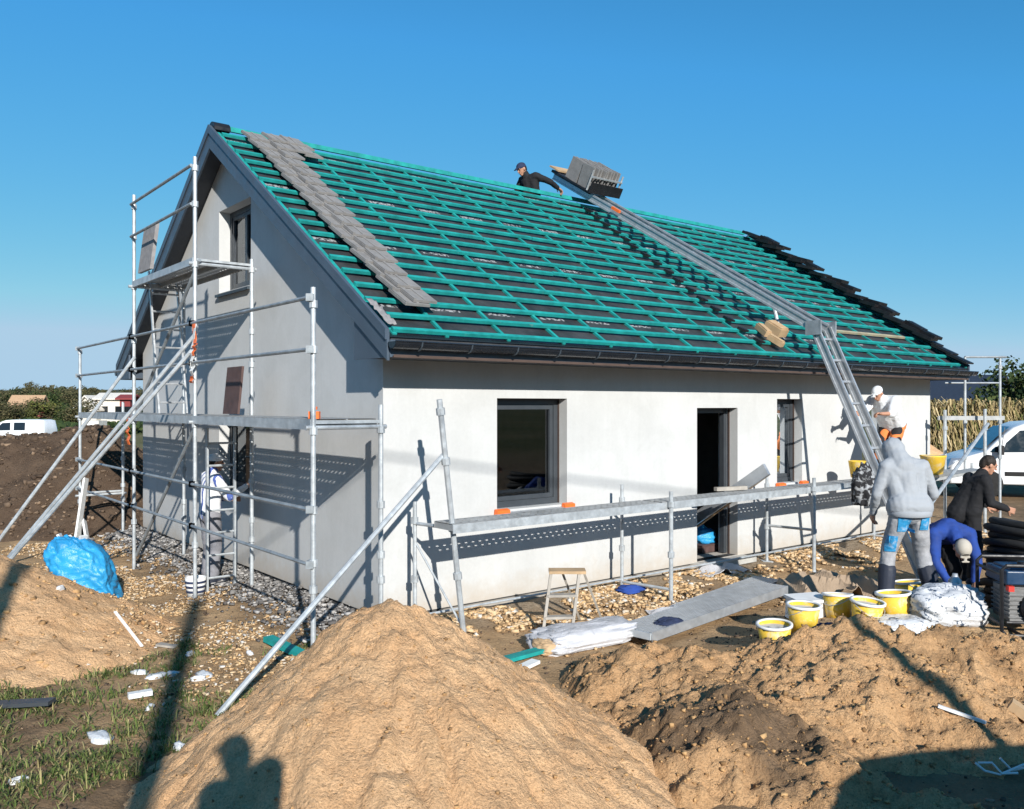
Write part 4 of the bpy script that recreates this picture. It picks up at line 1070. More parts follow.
for nm, c, s, rr in (('back_pocket', (-.105, -.155, .82), (.15, .03, .17), .1), ('back_pocket', (.125, -.155, .83), (.10, .03, .16), -.1), ('knee_patch', (-.22, -.055, .60), (.11, .03, .17), .2)):
    tr_ = [o for o in kids(p) if o.name.startswith('trousers')][0]
    b = MB(); n = 18; dgm = tr_.data
    # patch lies on the trousers: project a small grid on the mesh from behind
    from mathutils.bvhtree import BVHTree
    bv = BVHTree.FromPolygons([v.co for v in dgm.vertices], [q.vertices[:] for q in dgm.polygons])
    for i in range(n + 1):
        for j in range(n + 1):
            o_ = V((c[0] + s[0] * (i / n - .5), -.6, c[2] + s[2] * (j / n - .5) ))
            h = bv.ray_cast(o_, V((0, 1, 0)))[0]
            if h is None: h = V((o_.x, c[1], o_.z))
            b.v.append(h + V((0, -.010, 0)))
    for i in range(n):
        for j in range(n): b.f.append((i * (n + 1) + j, i * (n + 1) + j + 1, (i + 1) * (n + 1) + j + 1, (i + 1) * (n + 1) + j))
    me = bpy.data.meshes.new(nm); me.from_pydata(b.v, [], b.f); mesh_obj(nm, me, M['bluepatch'], p)

# 2 the man on the deck behind the hoist
J = dict(STAND, pelvis=(0, -.14, .86), chest=(0, .12, 1.17), neck=(0, .27, 1.30), head=(0, .37, 1.37), face=(0, .8, -.55), up=(0, .5, .8),
         shl=(-.20, .18, 1.25), shr=(.20, .18, 1.25), ell=(-.24, .38, 1.04), elr=(.24, .40, 1.06), wrl=(-.18, .62, 1.04), wrr=(.16, .64, 1.06),
         hipl=(-.10, -.14, .84), hipr=(.10, -.14, .84), knl=(-.14, .12, .45), knr=(.14, .10, .45))
person('worker in white top and orange black trousers bending behind the hoist ladder', J, W(9.3, .74, 1.16), FACE(-DR), 'whitecloth', 'orangeblack', 'boot', hat='whitecloth', sleeve=False, bulk=1.2)
# 3 the man in blue bending towards us
J = dict(STAND, pelvis=(0, -.16, .86), chest=(0, .16, .98), neck=(0, .34, .90), head=(0, .46, .80), face=(0, .35, -.94), up=(0, .94, .35),
         shl=(-.20, .24, .94), shr=(.20, .24, .94), ell=(-.24, .34, .64), elr=(.24, .34, .64), wrl=(-.16, .44, .42), wrr=(.14, .46, .42),
         hipl=(-.10, -.16, .84), hipr=(.10, -.16, .84), knl=(-.15, .02, .47), knr=(.15, .02, .47), anl=(-.16, -.1, .085), anr=(.16, -.1, .085), pnl=(1, 0, 0), pnr=(-1, 0, 0))
x, y = 5.06, 10.15
person('man in royal blue jacket and beige cap bending down towards the viewer', J, (x, y, gz(x, y) + .0), R(180), 'bluecloth', 'blackcloth', 'boot', hat='cap')
# 4 the man in black in profile
J = dict(STAND, pelvis=(0, -.12, .90), chest=(0, .08, 1.24), neck=(0, .18, 1.40), head=(0, .27, 1.52), face=(0, 1, -.35), up=(0, .3, 1),
         shl=(-.19, .12, 1.34), shr=(.19, .12, 1.34), ell=(-.24, .14, 1.06), elr=(.24, .16, 1.06), wrl=(-.20, .36, .98), wrr=(.20, .40, .98), pnl=(1, 0, 0), pnr=(-1, 0, 0))
x, y = 5.82, 11.0
person('dark haired man in a black jacket in profile before the white van', J, (x, y, gz(x, y) + .15), R(-90), 'blackcloth', 'blackcloth', 'boot')
# 5 the plasterer at the gable
J = dict(STAND, head=(0, .08, 1.63), face=(.2, 1, 0), wrr=(.24, .42, 1.32), elr=(.30, .16, 1.18), wrl=(-.12, .34, 1.12), ell=(-.27, .08, 1.14), pnr=(-1, 0, 0), pnl=(1, 0, 0))
q = G(3.55, .62, 0)
person('plasterer in striped white top and white cap working at the gable window', J, (q.x, q.y, terr(q.x, q.y)), FACE(DR), 'stripes', 'greytrousers', 'boot', hat='whitecloth')
# 6 the roofer at the ridge
J = dict(STAND, pelvis=(0, 0, .12), chest=(0, .10, .44), neck=(0, .18, .58), head=(0, .27, .66), face=(.0, .85, -.45), up=(0, .4, .85),
         shl=(-.19, .08, .52), shr=(.19, .10, .52), ell=(-.34, -.16, .42), elr=(.26, .18, .30), wrl=(-.30, -.40, .34), wrr=(.24, .36, .16),
         hipl=(-.10, 0, .10), hipr=(.12, 0, .10), knl=(-.16, .34, .16), knr=(.30, .30, .05), anl=(-.16, .34, -.22), anr=(.46, .28, -.28), pnl=(0, 0, -1))
q = W(6.02, -DEP / 2 - .22, zroof(DEP / 2) - .14)
person('roofer in dark jacket and cap perched on the ridge reaching for the hoist', J, q, FACE(-DR), 'blackcloth', 'blackcloth', 'boot', hat='denim')
# 7 the photographer, behind the lens: casts the shadow on the sand pile
J = dict(STAND, head=(-.07, .0, 1.62), neck=(-.04, -.02, 1.47), wrl=(-.10, .20, 1.30), wrr=(.10, .20, 1.30), ell=(-.21, .06, 1.12), elr=(.21, .06, 1.12), pnl=(1, 0, 0), pnr=(-1, 0, 0), hdl=(.3, .2, .6), hdr=(-.3, .2, .6))
person('photographer whose shadow falls on the front sand pile', J, (.10, -.42, gz(.10, -.42, False) + .0), R(58), 'blackcloth', 'denim', 'boot', hat='denim', bulk=.98)

# ------------------------------------------------------------------ objects lying about
def bucket(label):
    r = thing('bucket', label, 'bucket', (0, 0, 0), 'yellow mortar buckets')
    b = MB(); b.lathe([(.125, 0), (.165, .28), (.155, .28), (.118, .012)], 24, cap0=True, cap1=True); b.build('shell', M['yellow'], r, True)
    b = MB(); b.lathe([(.166, .262), (.178, .266), (.178, .290), (.150, .290), (.150, .276), (.163, .270)], 24, cap0=False, cap1=False); b.build('rim', M['white'], r, True)
    b = MB(); b.lathe([(.001, .235), (.05, .25), (.10, .232), (.149, .24), (.149, .20), (.001, .20)], 20); b.build('mortar', M['mortar'], r)
    b = MB(); b.path([V((.172 * math.cos(a), .06 + .10 * math.sin(a) * 0, .262 + 0)) + V((0, -.06 + .172 * math.sin(a), -.10 * math.sin(a))) for a in [math.pi * i / 10 for i in range(11)]], .004, 6); b.build('handle', M['steel'], r)
    return r
BK = [(775, 604, 7.95, 'yellow bucket with pale splashed side at the left end of the row', 0),
      (803, 602, 8.1, 'yellow bucket second from the left end of the bucket row', 1.2),
      (838, 591, 8.6, 'yellow bucket standing behind the dark cloth on the sand heap', 2.2),
      (865, 595, 8.3, 'yellow bucket directly left of the grey man\'s legs', 3.5),
      (896, 592, 8.4, 'yellow bucket right in front of the grey man\'s boots', .6),
      (911, 580, 9.55, 'yellow bucket seen between the legs of the grey man', 4.4)]
proto = None
for px, py, Y, lab, rz in BK:
    o = bucket(lab) if proto is None else dup(proto, None, lab)
    proto = proto or o
    p = at(px, py, Y); o.location = V((p.x, p.y, max(p.z - .28, gz(p.x, p.y) - .03))); o.rotation_euler = (random.uniform(-.12, .12), random.uniform(-.12, .12), rz); o.scale = (random.uniform(.86, .97),) * 3
    if p.z - .28 > gz(p.x, p.y): o.location.z = terr(p.x, p.y) - (.07 if px < 820 else .03)
# larger yellow tub on the plank by the right corner, small one at the ladder
tb = thing('tub', 'big plain yellow tub on a plank at the right house corner', 'tub', (0, 0, 0))
b = MB(); b.lathe([(.155, 0), (.205, .30), (.215, .31), (.215, .33), (.195, .33), (.145, .02)], 26); b.build('shell', M['yellow'], tb, True)
b = MB(); b.lathe([(.001, .315), (.18, .322), (.185, .30), (.001, .30)], 20); b.build('mortar', M['mortar'], tb)
p = at(933, 476, 15.0); tb.location = p + UP * .03
for dp in ((935, 484, 15.0),):
    pass
t2 = thing('tub', 'small yellow tub on the low deck behind the hoist foot', 'tub', (0, 0, 0))
b = MB(); b.lathe([(.12, 0), (.16, .26), (.165, .27), (.15, .27), (.11, .02)], 22); b.build('shell', M['yellow'], t2, True)
b = MB(); b.lathe([(.001, .20), (.139, .20), (.14, .18), (.001, .18)], 18); b.build('mortar', M['mortar'], t2)
t2.location = W(8.55, .62, 1.155)
# white lidded box among the buckets
b = thing('box', 'pale grey plastic crate behind the first two yellow buckets', 'box', (0, 0, 0)); m_ = MB(); m_.box((0, 0, .10), (.36, .26, .20)); m_.build('shell', M['whitefilm'], b); m_ = MB(); m_.box((0, 0, .215), (.39, .29, .03)); m_.build('lid', M['white'], b)
p = at(808, 596, 8.75); b.location = V((p.x, p.y, gz(p.x, p.y))); b.rotation_euler = (.05, 0, .3)

def sack(name, label, cat, p, size, rz, m, seed, tilt=(0, 0), amp=.06, e=2.6, n=44, neck=None, shear=0.0):
    vs = []; fs = []
    for i in range(n + 1):
        v = -math.pi / 2 + math.pi * i / n
        for j in range(n):
            u = 2 * math.pi * j / n
            pw = lambda x, k: math.copysign(abs(x) ** k, x)
            x = pw(math.cos(v), 2 / e) * pw(math.cos(u), 2 / e); y = pw(math.cos(v), 2 / e) * pw(math.sin(u), 2 / e); z = pw(math.sin(v), 2 / 2.1)
            q = V((x, y, z))
            cr = 1 - abs(noise.noise(V((x * 2.2 + seed, y * 2.2, z * 2.2)))) * 2
            cr2 = 1 - abs(noise.noise(V((x * 5 + seed, y * 5, z * 5 + 3)))) * 2 + .5 * (1 - abs(noise.noise(V((x * 11 + seed, y * 11, z * 8 + 3)))) * 2)
            q *= 1 + amp * (cr * .8 + cr2 * .45 + noise.noise(V((x * 1.2, y * 1.2 + seed, z))) * 1.5)
            if neck and z > neck[0]: k = 1 - neck[1] * (z - neck[0]) / (1.1 - neck[0]); q.x *= k; q.y *= k
            vs.append(V((q.x * size[0] / 2, q.y * size[1] / 2, max((q.z + .82) * size[2] / 1.9, 0))))
    for i in range(n):
        for j in range(n): fs.append((i * n + j, i * n + (j + 1) % n, (i + 1) * n + (j + 1) % n, (i + 1) * n + j))
    if shear: vs = [V((q.x + shear * q.z, q.y, q.z)) for q in vs]
    b = MB(); b.v = vs; b.f = fs
    mx = Matrix.Rotation(rz, 3, 'Z') @ Matrix.Rotation(tilt[0], 3, 'X') @ Matrix.Rotation(tilt[1], 3, 'Y')
    b.v = [mx @ q + V(p) for q in vs]
    o = b.build(name, m, None, True)
    return tag(o, label, cat)
def gat(px, py, Y, dz=0.0): p = at(px, py, Y); return V((p.x, p.y, terr(p.x, p.y) + dz))
p = at(97, 598, 10.75); p.z = gz(p.x, p.y) + .0
bb = thing('rubbish_bag', 'bright blue plastic sack full of white offcuts beside the sand pile', 'bag', p)
o = sack('sack', None, None, p, (.60, .52, .80), .12, M['blueplastic'], 3.3, (0, -.05), .13, e=3.4, n=90, neck=(.55, .2), shear=-.38); o.parent = bb; o.location -= bb.location
qx = random.Random(8)
for i in range(6):
    m_ = MB(); c = p + V((-.24 + qx.uniform(-.16, .16), qx.uniform(-.1, .1), .62)); m_.bar(c, c + V((qx.uniform(-.2, .2), qx.uniform(-.1, .1), qx.uniform(.10, .24))), .10, .03); m_.build('offcut', M['white'], bb)
for (px, py, Y, x2, y2, Y2, lab) in ((72, 541, 12.6, 86, 478, 12.9, 'white plank leaning on the left scaffold pole'), (93, 540, 12.4, 84, 520, 12.9, 'short white board behind the blue sack')):
    m_ = MB(); a = gat(px, py, Y); m_.bar(a, at(x2, y2, Y2), .12, .03, V((1, 0, 0))); tag(m_.build('plank', M['white'], None), lab, 'plank')
# metal deck plank lying on the ground, with a second one behind
def ground_deck(a, b, w, label, z):
    r = thing('scaffold_plank', label, 'scaffold plank', a); d = (b - a).normalized(); s = UP.cross(d).normalized()
    P = lambda x, y, zz: a + d * x + s * y + UP * (zz)
    L = (b - a).length
    m_ = MB(); n = 60
    for j in range(12):
        y0 = w * j / 12; m_.prism([P(0, y0 + .006, 0), P(L, y0 + .006, 0), P(L, y0 + w / 12 - .008, 0), P(0, y0 + w / 12 - .008, 0)], UP * .012)
    m_.prism([P(0, .0, -.012), P(L, .0, -.012), P(L, w, -.012), P(0, w, -.012)], UP * .010)
    m_.build('tread', M['alu'], r)
    for y in (0, w): m_ = MB(); m_.bar(P(0, y, -.035), P(L, y, -.035), .012, .10); m_.build('side_rail', M['alu'], r)
    for x in (-.01, L + .01): m_ = MB(); m_.bar(P(x, .01, -.03), P(x, w - .01, -.03), .02, .07); m_.build('end_cap', M['steel'], r)
ground_deck(V((1.40, 8.60, .06)), V((3.40, 10.62, .10)), .42, 'aluminium scaffold plank lying on the ground before the doorway', 0)
ground_deck(V((2.15, 9.75, .02)), V((3.55, 11.35, .03)), .36, 'second aluminium plank half hidden behind the first one on the ground', 0)
sack('cloth', 'crumpled dark blue rag lying on the aluminium plank', 'cloth', gat(668, 622, 9.0, .12), (.30, .16, .10), .7, M['denim'], 2.0, amp=.25)
rl = sack('plastic_sack', 'long grey white plastic sack lying in front of the stepladder', 'sack', gat(585, 634, 8.75, -.01), (1.02, .44, .19), .52, M['greyfilm'], 5.1, (0, -.05), .17, e=4.5)
sack('paper_sack', 'flattened yellowish paper sack end beside the long plastic sack', 'sack', gat(546, 652, 8.45), (.22, .24, .12), .5, M['wood'], 8.8, amp=.2)
def plank_on(px0, py0, Y0, px1, py1, Y1, w, h, m, name, label, cat, dz=.03):
    a, b2 = gat(px0, py0, Y0, dz), gat(px1, py1, Y1, dz); m_ = MB(); m_.bar(a, b2, w, h)
    return tag(m_.build(name, M[m], None), label, cat)
plank_on(498, 666, 8.05, 541, 657, 8.35, .12, .035, 'teal', 'board', 'teal board lying between the sand pile and the plastic sack', 'board', .05)
plank_on(514, 674, 7.85, 536, 669, 8.1, .10, .03, 'white', 'board', 'small white board just below the teal board', 'board', .03)
plank_on(268, 645, 8.75, 303, 658, 8.28, .11, .05, 'teal', 'batten', 'dark teal batten end lying on the grass by the near scaffold pole', 'batten', .05)
plank_on(-20, 709, 6.86, 52, 709, 6.86, .12, .03, 'frame', 'slab', 'flat dark grey strip lying on the grass at left edge', 'strip', .05)
plank_on(128, 694, 7.1, 152, 690, 7.2, .07, .04, 'white', 'foam_piece', 'white foam bar lying on the grass', 'foam piece', .04)
plank_on(115, 632, 8.9, 142, 646, 8.55, .03, .01, 'white', 'plastic_strip', 'thin white strip on the bare soil beside the low sand pile', 'plastic strip', .02)
plank_on(158, 634, 8.75, 176, 636, 8.7, .08, .02, 'greywood', 'board', 'small grey offcut on the soil left of the pole shadow', 'board', .02)
plank_on(938, 735, 6.2, 986, 742, 6.1, .025, .02, 'white', 'stick', 'thin white stick lying on the heap beside the post shadow', 'stick', .03)
plank_on(996, 643, 7.75, 1040, 646, 7.7, .10, .03, 'white', 'board', 'white board lying in front of the generator', 'board', .04)
plank_on(1010, 738, 6.3, 1040, 745, 6.2, .10, .07, 'wood', 'wood_block', 'pale wooden block at the right edge near the white stick', 'wood block', .05)
for i, (px, py, Y, s) in enumerate(((140, 668, 7.8, .12), (155, 672, 7.7, .16), (205, 672, 7.75, .18), (198, 677, 7.6, .10), (60, 640, 8.9, .08), (100, 745, 6.3, .2), (20, 785, 5.6, .1), (190, 642, 8.4, .1), (250, 646, 8.4, .07), (172, 668, 7.8, .08), (150, 700, 7.0, .08), (180, 753, 6.1, .1))):
    sack('plastic_scrap', 'small crumpled scrap of white plastic trodden into the grass', 'scrap', gat(px, py, Y, -.01), (s, s * .5, .045), i * 1.1, M['whitefilm'], i * 3.3, amp=.35, n=14)['group'] = 'white scraps on the grass'
for i, pts in enumerate((((978, 768), (992, 774), (1002, 786), (1018, 790)), ((975, 775), (985, 788), (1000, 783), (1024, 772)), ((1000, 768), (1012, 769), (1026, 766)))):
    m_ = MB(); m_.path([gat(a, b2, 5.7 - .003 * (b2 - 770), .05 + .03 * math.sin(k * 2 + i)) for k, (a, b2) in enumerate(pts)], .008, 6); tag(m_.build('strap', M['white'], None), ('white strap curling over the dark soil at lower right corner', 'lower white strap looping along the soil at lower right', 'short straight white strap uppermost at lower right corner')[i], 'strap')
# stepladder
sl = thing('stepladder', 'small worn stepladder standing against the rubble by the long wall', 'stepladder', gat(572, 634, 8.95))
L0, L1 = gat(542, 636, 8.9), gat(571, 634, 8.9); Rr0, Rr1 = gat(603, 614, 9.7, .0), gat(580, 606, 9.8, 0)
tz = .60; T = [at(551, 573, 9.1), at(584, 573, 9.1)]
for a, b2 in ((L0, T[0]), (L1, T[1] + V((-.05, 0, 0)))): m_ = MB(); m_.bar(a, b2, .03, .06, V((0, 1, 0))); m_.build('leg', M['greywood'], sl)
for a, b2 in ((Rr0, T[1] + V((0, .12, 0))), (Rr1, T[0] + V((.12, .12, 0)))): m_ = MB(); m_.bar(a, b2, .025, .04, V((0, 1, 0))); m_.build('leg', M['greywood'], sl)
for k in (.33, .66): m_ = MB(); m_.bar(L0.lerp(T[0], k), L1.lerp(T[1] + V((-.05, 0, 0)), k), .10, .025); m_.build('tread', M['greywood'], sl)
m_ = MB(); m_.bar(T[0] + V((-.02, .06, .01)), T[1] + V((.02, .06, .01)), .20, .03); m_.build('top_step', M['wood'], sl)
# white foil sacks, dark cloth, tarp
sack('plastic_sack', 'crumpled white sack with dark print lying between the buckets and the generator', 'sack', gat(945, 624, 8.35, -.02), (.68, .46, .32), .25, M['printfilm'], 1.3, (.1, 0), .20)
sack('plastic_sack', 'flatter white printed sack left of the crumpled one before the buckets', 'sack', gat(903, 622, 8.15, -.03), (.52, .36, .17), -.35, M['printfilm'], 7.3, (.05, 0), .14)
sack('plastic_bag', 'smooth white bag beside the dark cloth below the buckets', 'bag', gat(862, 612, 7.95, -.02), (.34, .24, .15), -.2, M['whitefilm'], 4.4, amp=.15)
cl = sack('cloth', 'crumpled dark blue cloth lying on the crest of the sand heap', 'cloth', gat(836, 610, 7.75, .0), (.34, .20, .14), .3, M['denim'], 9.3, amp=.3)
sack('cloth', 'rolled black cloth end beside the crumpled one on the heap', 'cloth', gat(824, 612, 7.6, .0), (.13, .12, .12), .1, M['blackcloth'], 2.3, amp=.1)
sack('work_jacket', 'black and white spotted jacket hung over the deck edge left of the grey man', 'jacket', at(864, 490, 11.4) + V((0, 0, -.2)), (.24, .2, .46), .3, M['spotted'], 6.6, amp=.3, n=36)
def sheet(name, label, cat, px, py, Y, w, h, rz, m, seed, hh=.16):
    c = gat(px, py, Y, .02); n = 26; b = MB()
    for i in range(n + 1):
        for j in range(n + 1):
            x, y = (i / n - .5) * w, (j / n - .5) * h; x2, y2 = x * math.cos(rz) - y * math.sin(rz), x * math.sin(rz) + y * math.cos(rz)
            rg = 1 - abs(noise.noise(V((x * 2.3 + seed, y * 2.3, 0)))) * 2.2
            b.v.append(V((c.x + x2, c.y + y2, terr(c.x + x2, c.y + y2) + .02 + hh * max(0, rg) * (1 - (2 * i / n - 1) ** 4))))
    for i in range(n):
        for j in range(n): b.f.append((i * (n + 1) + j, i * (n + 1) + j + 1, (i + 1) * (n + 1) + j + 1, (i + 1) * (n + 1) + j))
    o = b.build(name, m, None, False); s = o.modifiers.new('s', 'SOLIDIFY'); s.thickness = .008
    return tag(o, label, cat)
sheet('paper_sheet', 'crumpled brown paper sheets behind the yellow buckets', 'paper', 835, 563, 11.0, 1.5, .9, .5, M['tarp'], 4.2, .24)
sheet('plastic_sheet', 'dull grey film crumpled at the door threshold', 'film', 722, 567, 12.2, .9, .35, .65, M['greyfilm'], 1.2, .10)
sheet('paper_sheet', 'flat pale paper scrap on rubble beside the stepladder', 'paper', 676, 600, 10.0, .6, .4, .3, M['greyfilm'], 7.2, .08)
sack('rag', 'small blue rag at the foot of the long wall', 'rag', gat(631, 592, 10.9, .02), (.26, .14, .08), .4, M['bluecloth'], 3.1, amp=.4, n=24)
sack('bag', 'blue plastic bag glowing on the floor inside the doorway', 'bag', W(6.10, -.62, .18), (.34, .3, .24), .4, M['blueplastic'], 6.1, amp=.2, n=24)
m_ = MB(); m_.box(W(6.10, -.62, .115), (.5, .4, .11), Matrix((DR, -DL, UP)).transposed()); m_.box(W(6.10, -.62, .175), (.52, .42, .012), Matrix((DR, -DL, UP)).transposed()); tag(m_.build('crate', M['brownboard'], None), 'dark crate under the blue bag inside the doorway', 'crate')
p = gp(2.98, 1.0)
wb = thing('bucket', 'white bucket with dark bands beside the tall middle scaffold pole', 'bucket', p)
m_ = MB(); m_.lathe([(.10, 0), (.13, .26), (.12, .26), (.09, .02)], 20, p); m_.build('shell', M['white'], wb, True)
for z in (.07, .13, .19): m_ = MB(); m_.lathe([(.103 + z * .115, z), (.106 + z * .115, z + .004), (.108 + z * .115, z + .028), (.104 + z * .115, z + .03)], 20, p, cap0=False, cap1=False); m_.build('band', M['denim'], wb, True)

# generator
gx = V((4.92, 8.12, 0)); gx.z = terr(gx.x, gx.y) + .02
gn = thing('generator', 'black framed portable generator with blue tank at right edge', 'generator', (0, 0, 0))
def fr_(y):
    b = MB(); pts = [(-.40, y, .04), (-.40, y, .60), (-.36, y, .64), (.36, y, .64), (.40, y, .60), (.40, y, .04), (.36, y, .0), (-.36, y, .0), (-.40, y, .04)]
    b.path([V(q) for q in pts], .018, 8); b.build('frame_hoop', M['black'], gn)
fr_(-.26); fr_(.26)
b = MB()
for x, z in ((-.40, .10), (.40, .10), (-.40, .56), (.40, .56), (-.22, 0), (.22, 0)): b = MB(); b.tube(V((x, -.26, z)), V((x, .26, z)), .016, 8); b.build('cross_bar', M['black'], gn)
b = MB(); b.tube(V((-.36, -.26, .12)), V((.36, -.26, .12)), .014, 8); b.build('cross_bar', M['black'], gn)
b = MB(); b.box((0, 0, .52), (.68, .44, .13)); b.box((0, 0, .59), (.58, .36, .03)); o = b.build('tank', M['bluetank'], gn); bv_ = o.modifiers.new('b', 'BEVEL'); bv_.width = .025; bv_.segments = 3
b = MB(); b.lathe([(.045, .60), (.045, .635), (.03, .64)], 14, (-.1, 0, 0)); b.build('filler_cap', M['black'], gn)
b = MB(); b.box((-.14, 0, .26), (.30, .34, .30)); b.box((-.14, -.02, .43), (.2, .22, .06))
for i in range(6): b.box((-.14, 0, .15 + i * .04), (.33, .37, .012))
b.build('engine', M['engine'], gn)
b = MB(); mY = Matrix.Rotation(R(90), 3, 'X'); b.lathe([(.13, .0), (.13, .04), (.11, .06), (.03, .065)], 24, (-.08, -.17, .24), mY); o = b.build('recoil_starter', M['black'], gn)
b = MB(); b.lathe([(.09, 0), (.088, .006), (.03, .008)], 20, (-.08, -.232, .24), mY); 
for i in range(10): a = i * math.pi / 5; b.box((-.08 + .065 * math.cos(a), -.243, .24 + .065 * math.sin(a)), (.012, .01, .04), Matrix.Rotation(-a, 3, 'Y'))
b.build('grille', M['engine'], o)
b = MB(); mX = Matrix.Rotation(R(90), 3, 'Y'); b.lathe([(.03, 0), (.14, .03), (.15, .05), (.15, .26), (.13, .30), (.04, .31)], 22, (.04, 0, .25), mX); b.build('alternator', M['black'], gn)
b = MB(); b.box((.20, -.20, .40), (.26, .05, .10)); b.build('control_panel', M['engine'], gn)
b = MB(); b.box((-.30, -.20, .42), (.05, .06, .05)); b.build('switch_box', M['red'], gn)
gn.location = gx; gn.rotation_euler = (0, 0, R(-6))
# red topped cannister and clutter left of it
cn = thing('canister', 'grey gas canister with red handle left of the generator', 'canister', (0, 0, 0))
b = MB(); b.lathe([(.06, 0), (.065, .02), (.065, .28), (.03, .32), (.025, .35)], 16); b.build('shell', M['alu'], cn, True)
b = MB(); b.tube(V((-.11, -.06, .06)), V((-.05, -.07, .17)), .022, 10); b.build('handle', M['red'], cn)
p = gat(955, 594, 8.9); cn.location = p
# black corrugated pipe coil
pc = thing('pipe_coil', 'large black coil of corrugated drainage pipe behind the generator', 'pipe coil', (0, 0, 0))
cr = random.Random(4)
for lay in range(14):
    for rad in ((.62, .52) if lay % 2 == 0 else (.57, .47)):
        b = MB(); n = 40; pts = [V((rad * math.cos(2 * math.pi * i / n), rad * math.sin(2 * math.pi * i / n), .05 + lay * .078 + .012 * math.sin(3 * 2 * math.pi * i / n + lay))) for i in range(n + 1)]
        b.path(pts, .043, 8); b.build('turn', M['rubber'], pc, True)
p = V((6.02, 9.75, 0)); pc.location = V((p.x, p.y, gz(p.x, p.y))); pc.rotation_euler = (R(-4), R(6), 0)

# ------------------------------------------------------------------ vans
def make_van(label):
    r = thing('van', label, 'van', (0, 0, 0), 'white vans parked round the site')
    prof = [(.02, .32), (0, .55), (.06, .78), (.16, .92), (.62, 1.07), (.98, 1.18), (1.30, 1.50), (1.66, 1.80), (2.0, 1.93), (2.6, 1.97), (4.6, 1.97), (4.92, 1.90), (5.02, 1.2), (5.04, .45), (4.98, .30)]
    HW = .96
    def yw(z): return HW - (.05 * max(0, .8 - z)) - (.15 * max(0, z - 1.05) / .9) ** 1.0
    b = MB(); n = len(prof); vs = []
    sec = []
    for x, z in prof: sec.append((x, z))
    rows = []
    for k in (-1.0, -.96, -.86, -.4, .4, .86, .96, 1.0):
        inset = {1.0: .05, .96: .012, .86: 0, .4: 0}[abs(k)]
        row = []
        for x, z in sec:
            cx, cz = 2.5, 1.1; x2 = x + (cx - x) * inset * .5; z2 = z + (cz - z) * inset
            nose = .10 * (1 - min(x / .5, 1)) * (abs(k) ** 2)
            row.append(V((x2 + nose, k * yw(z), z2)))
        rows.append(row)
    for row in rows: vs += row
    fs = []
    for i in range(len(rows) - 1):
        for j in range(n): fs.append((i * n + j, i * n + (j + 1) % n, (i + 1) * n + (j + 1) % n, (i + 1) * n + j))
    fs.append(tuple(range(n))); fs.append(tuple(reversed([(len(rows) - 1) * n + j for j in range(n)])))
    b.add(vs, fs); body = b.build('body', M['carwhite'], r)
    for f in body.data.polygons: f.use_smooth = len(f.vertices) == 4
    def panel(name, pts, mt, s, off=.006, th=.02, parent=r):
        b = MB(); q = [V((x, s * (yw(z) * 1.0 + off), z)) for x, z in pts]; b.prism(q, V((0, -s * th, 0))); return b.build(name, M[mt], parent)
    for s in (-1, 1):
        panel('window', [(1.38, 1.16), (1.46, 1.40), (1.80, 1.72), (2.42, 1.76), (2.46, 1.18)], 'carglass', s)
        panel('window', [(1.06, 1.16), (1.34, 1.38), (1.31, 1.16)], 'carglass', s)
        panel('window', [(2.72, 1.18), (2.70, 1.76), (3.55, 1.76), (3.58, 1.18)], 'carglass', s)
        for x in (1.02, 4.05):
            b = MB(); b.lathe([(.36, -.01), (.36, .02)], 28, (x, s * (.955), .34), Matrix.Rotation(R(90), 3, 'X')); b.build('wheel_arch', M['rubber'], r)
            b = MB(); b.lathe([(.20, -.12), (.30, -.12), (.325, -.09), (.325, .09), (.30, .12), (.20, .12)], 28, (x, s * .87, .325), Matrix.Rotation(R(90), 3, 'X')); w = b.build('wheel', M['rubber'], r, False)
            b = MB(); b.lathe([(.02, -.125), (.20, -.115), (.205, .115), (.02, .125)], 20, (x, s * .87, .325), Matrix.Rotation(R(90), 3, 'X')); b.build('rim', M['engine'], w)
        panel('side_trim', [(1.42, .55), (1.42, .66), (3.64, .66), (3.64, .55)], 'rubber', s)
        panel('door_handle', [(2.22, 1.02), (2.22, 1.07), (2.42, 1.07), (2.42, 1.02)], 'black', s, .02, .03)
        b = MB(); b.box((1.30, s * 1.07, 1.22), (.10, .18, .24)); b.build('mirror', M['black'], r)
        b = MB(); b.prism([V((.09, s * .52, .74)), V((.10, s * .93, .74)), V((.42, s * .965, .98)), V((.24, s * .70, .97)), V((.14, s * .52, .90))], V((-.025, s * .012, .012))); b.build('headlight', M['lamp'], r)
        for x in (1.33, 2.56, 3.62):
            b = MB(); b.bar(V((x, s * (yw(.5) + .003), .45)), V((x, s * (yw(1.1) + .003), 1.12)), .012, .006, V((0, 1, 0))); b.bar(V((x, s * (yw(1.1) + .003), 1.12)), V((x + (.12 if x < 2 else 0), s * (yw(1.8) + .004), 1.8)), .012, .006, V((0, 1, 0))); b.build('door_seam', M['black'], r)
    b = MB(); wz = [(1.0, 1.21), (1.30, 1.52), (1.62, 1.79)]
    vs = []
    for x, z in wz:
        for k in (-.84, 0, .84): vs.append(V((x - .02, k * yw(z), z + .025)))
    b.add(vs, [(0, 1, 4, 3), (1, 2, 5, 4), (3, 4, 7, 6), (4, 5, 8, 7)]); b.build('windscreen', M['carblue'], r)
    b = MB(); b.box((.05, 0, .46), (.10, 1.7, .18)); b.build('bumper', M['rubber'], r)
    b = MB(); b.box((.065, 0, .72), (.06, .9, .10)); b.build('radiator_grille', M['black'], r)
    return r
v1 = make_van('white van with dark side windows parked behind the man in black')
p = at(936, 485, 23.4); v1.location = V((p.x, p.y, gz(p.x, p.y) + .06)); v1.rotation_euler = (0, 0, R(-14))
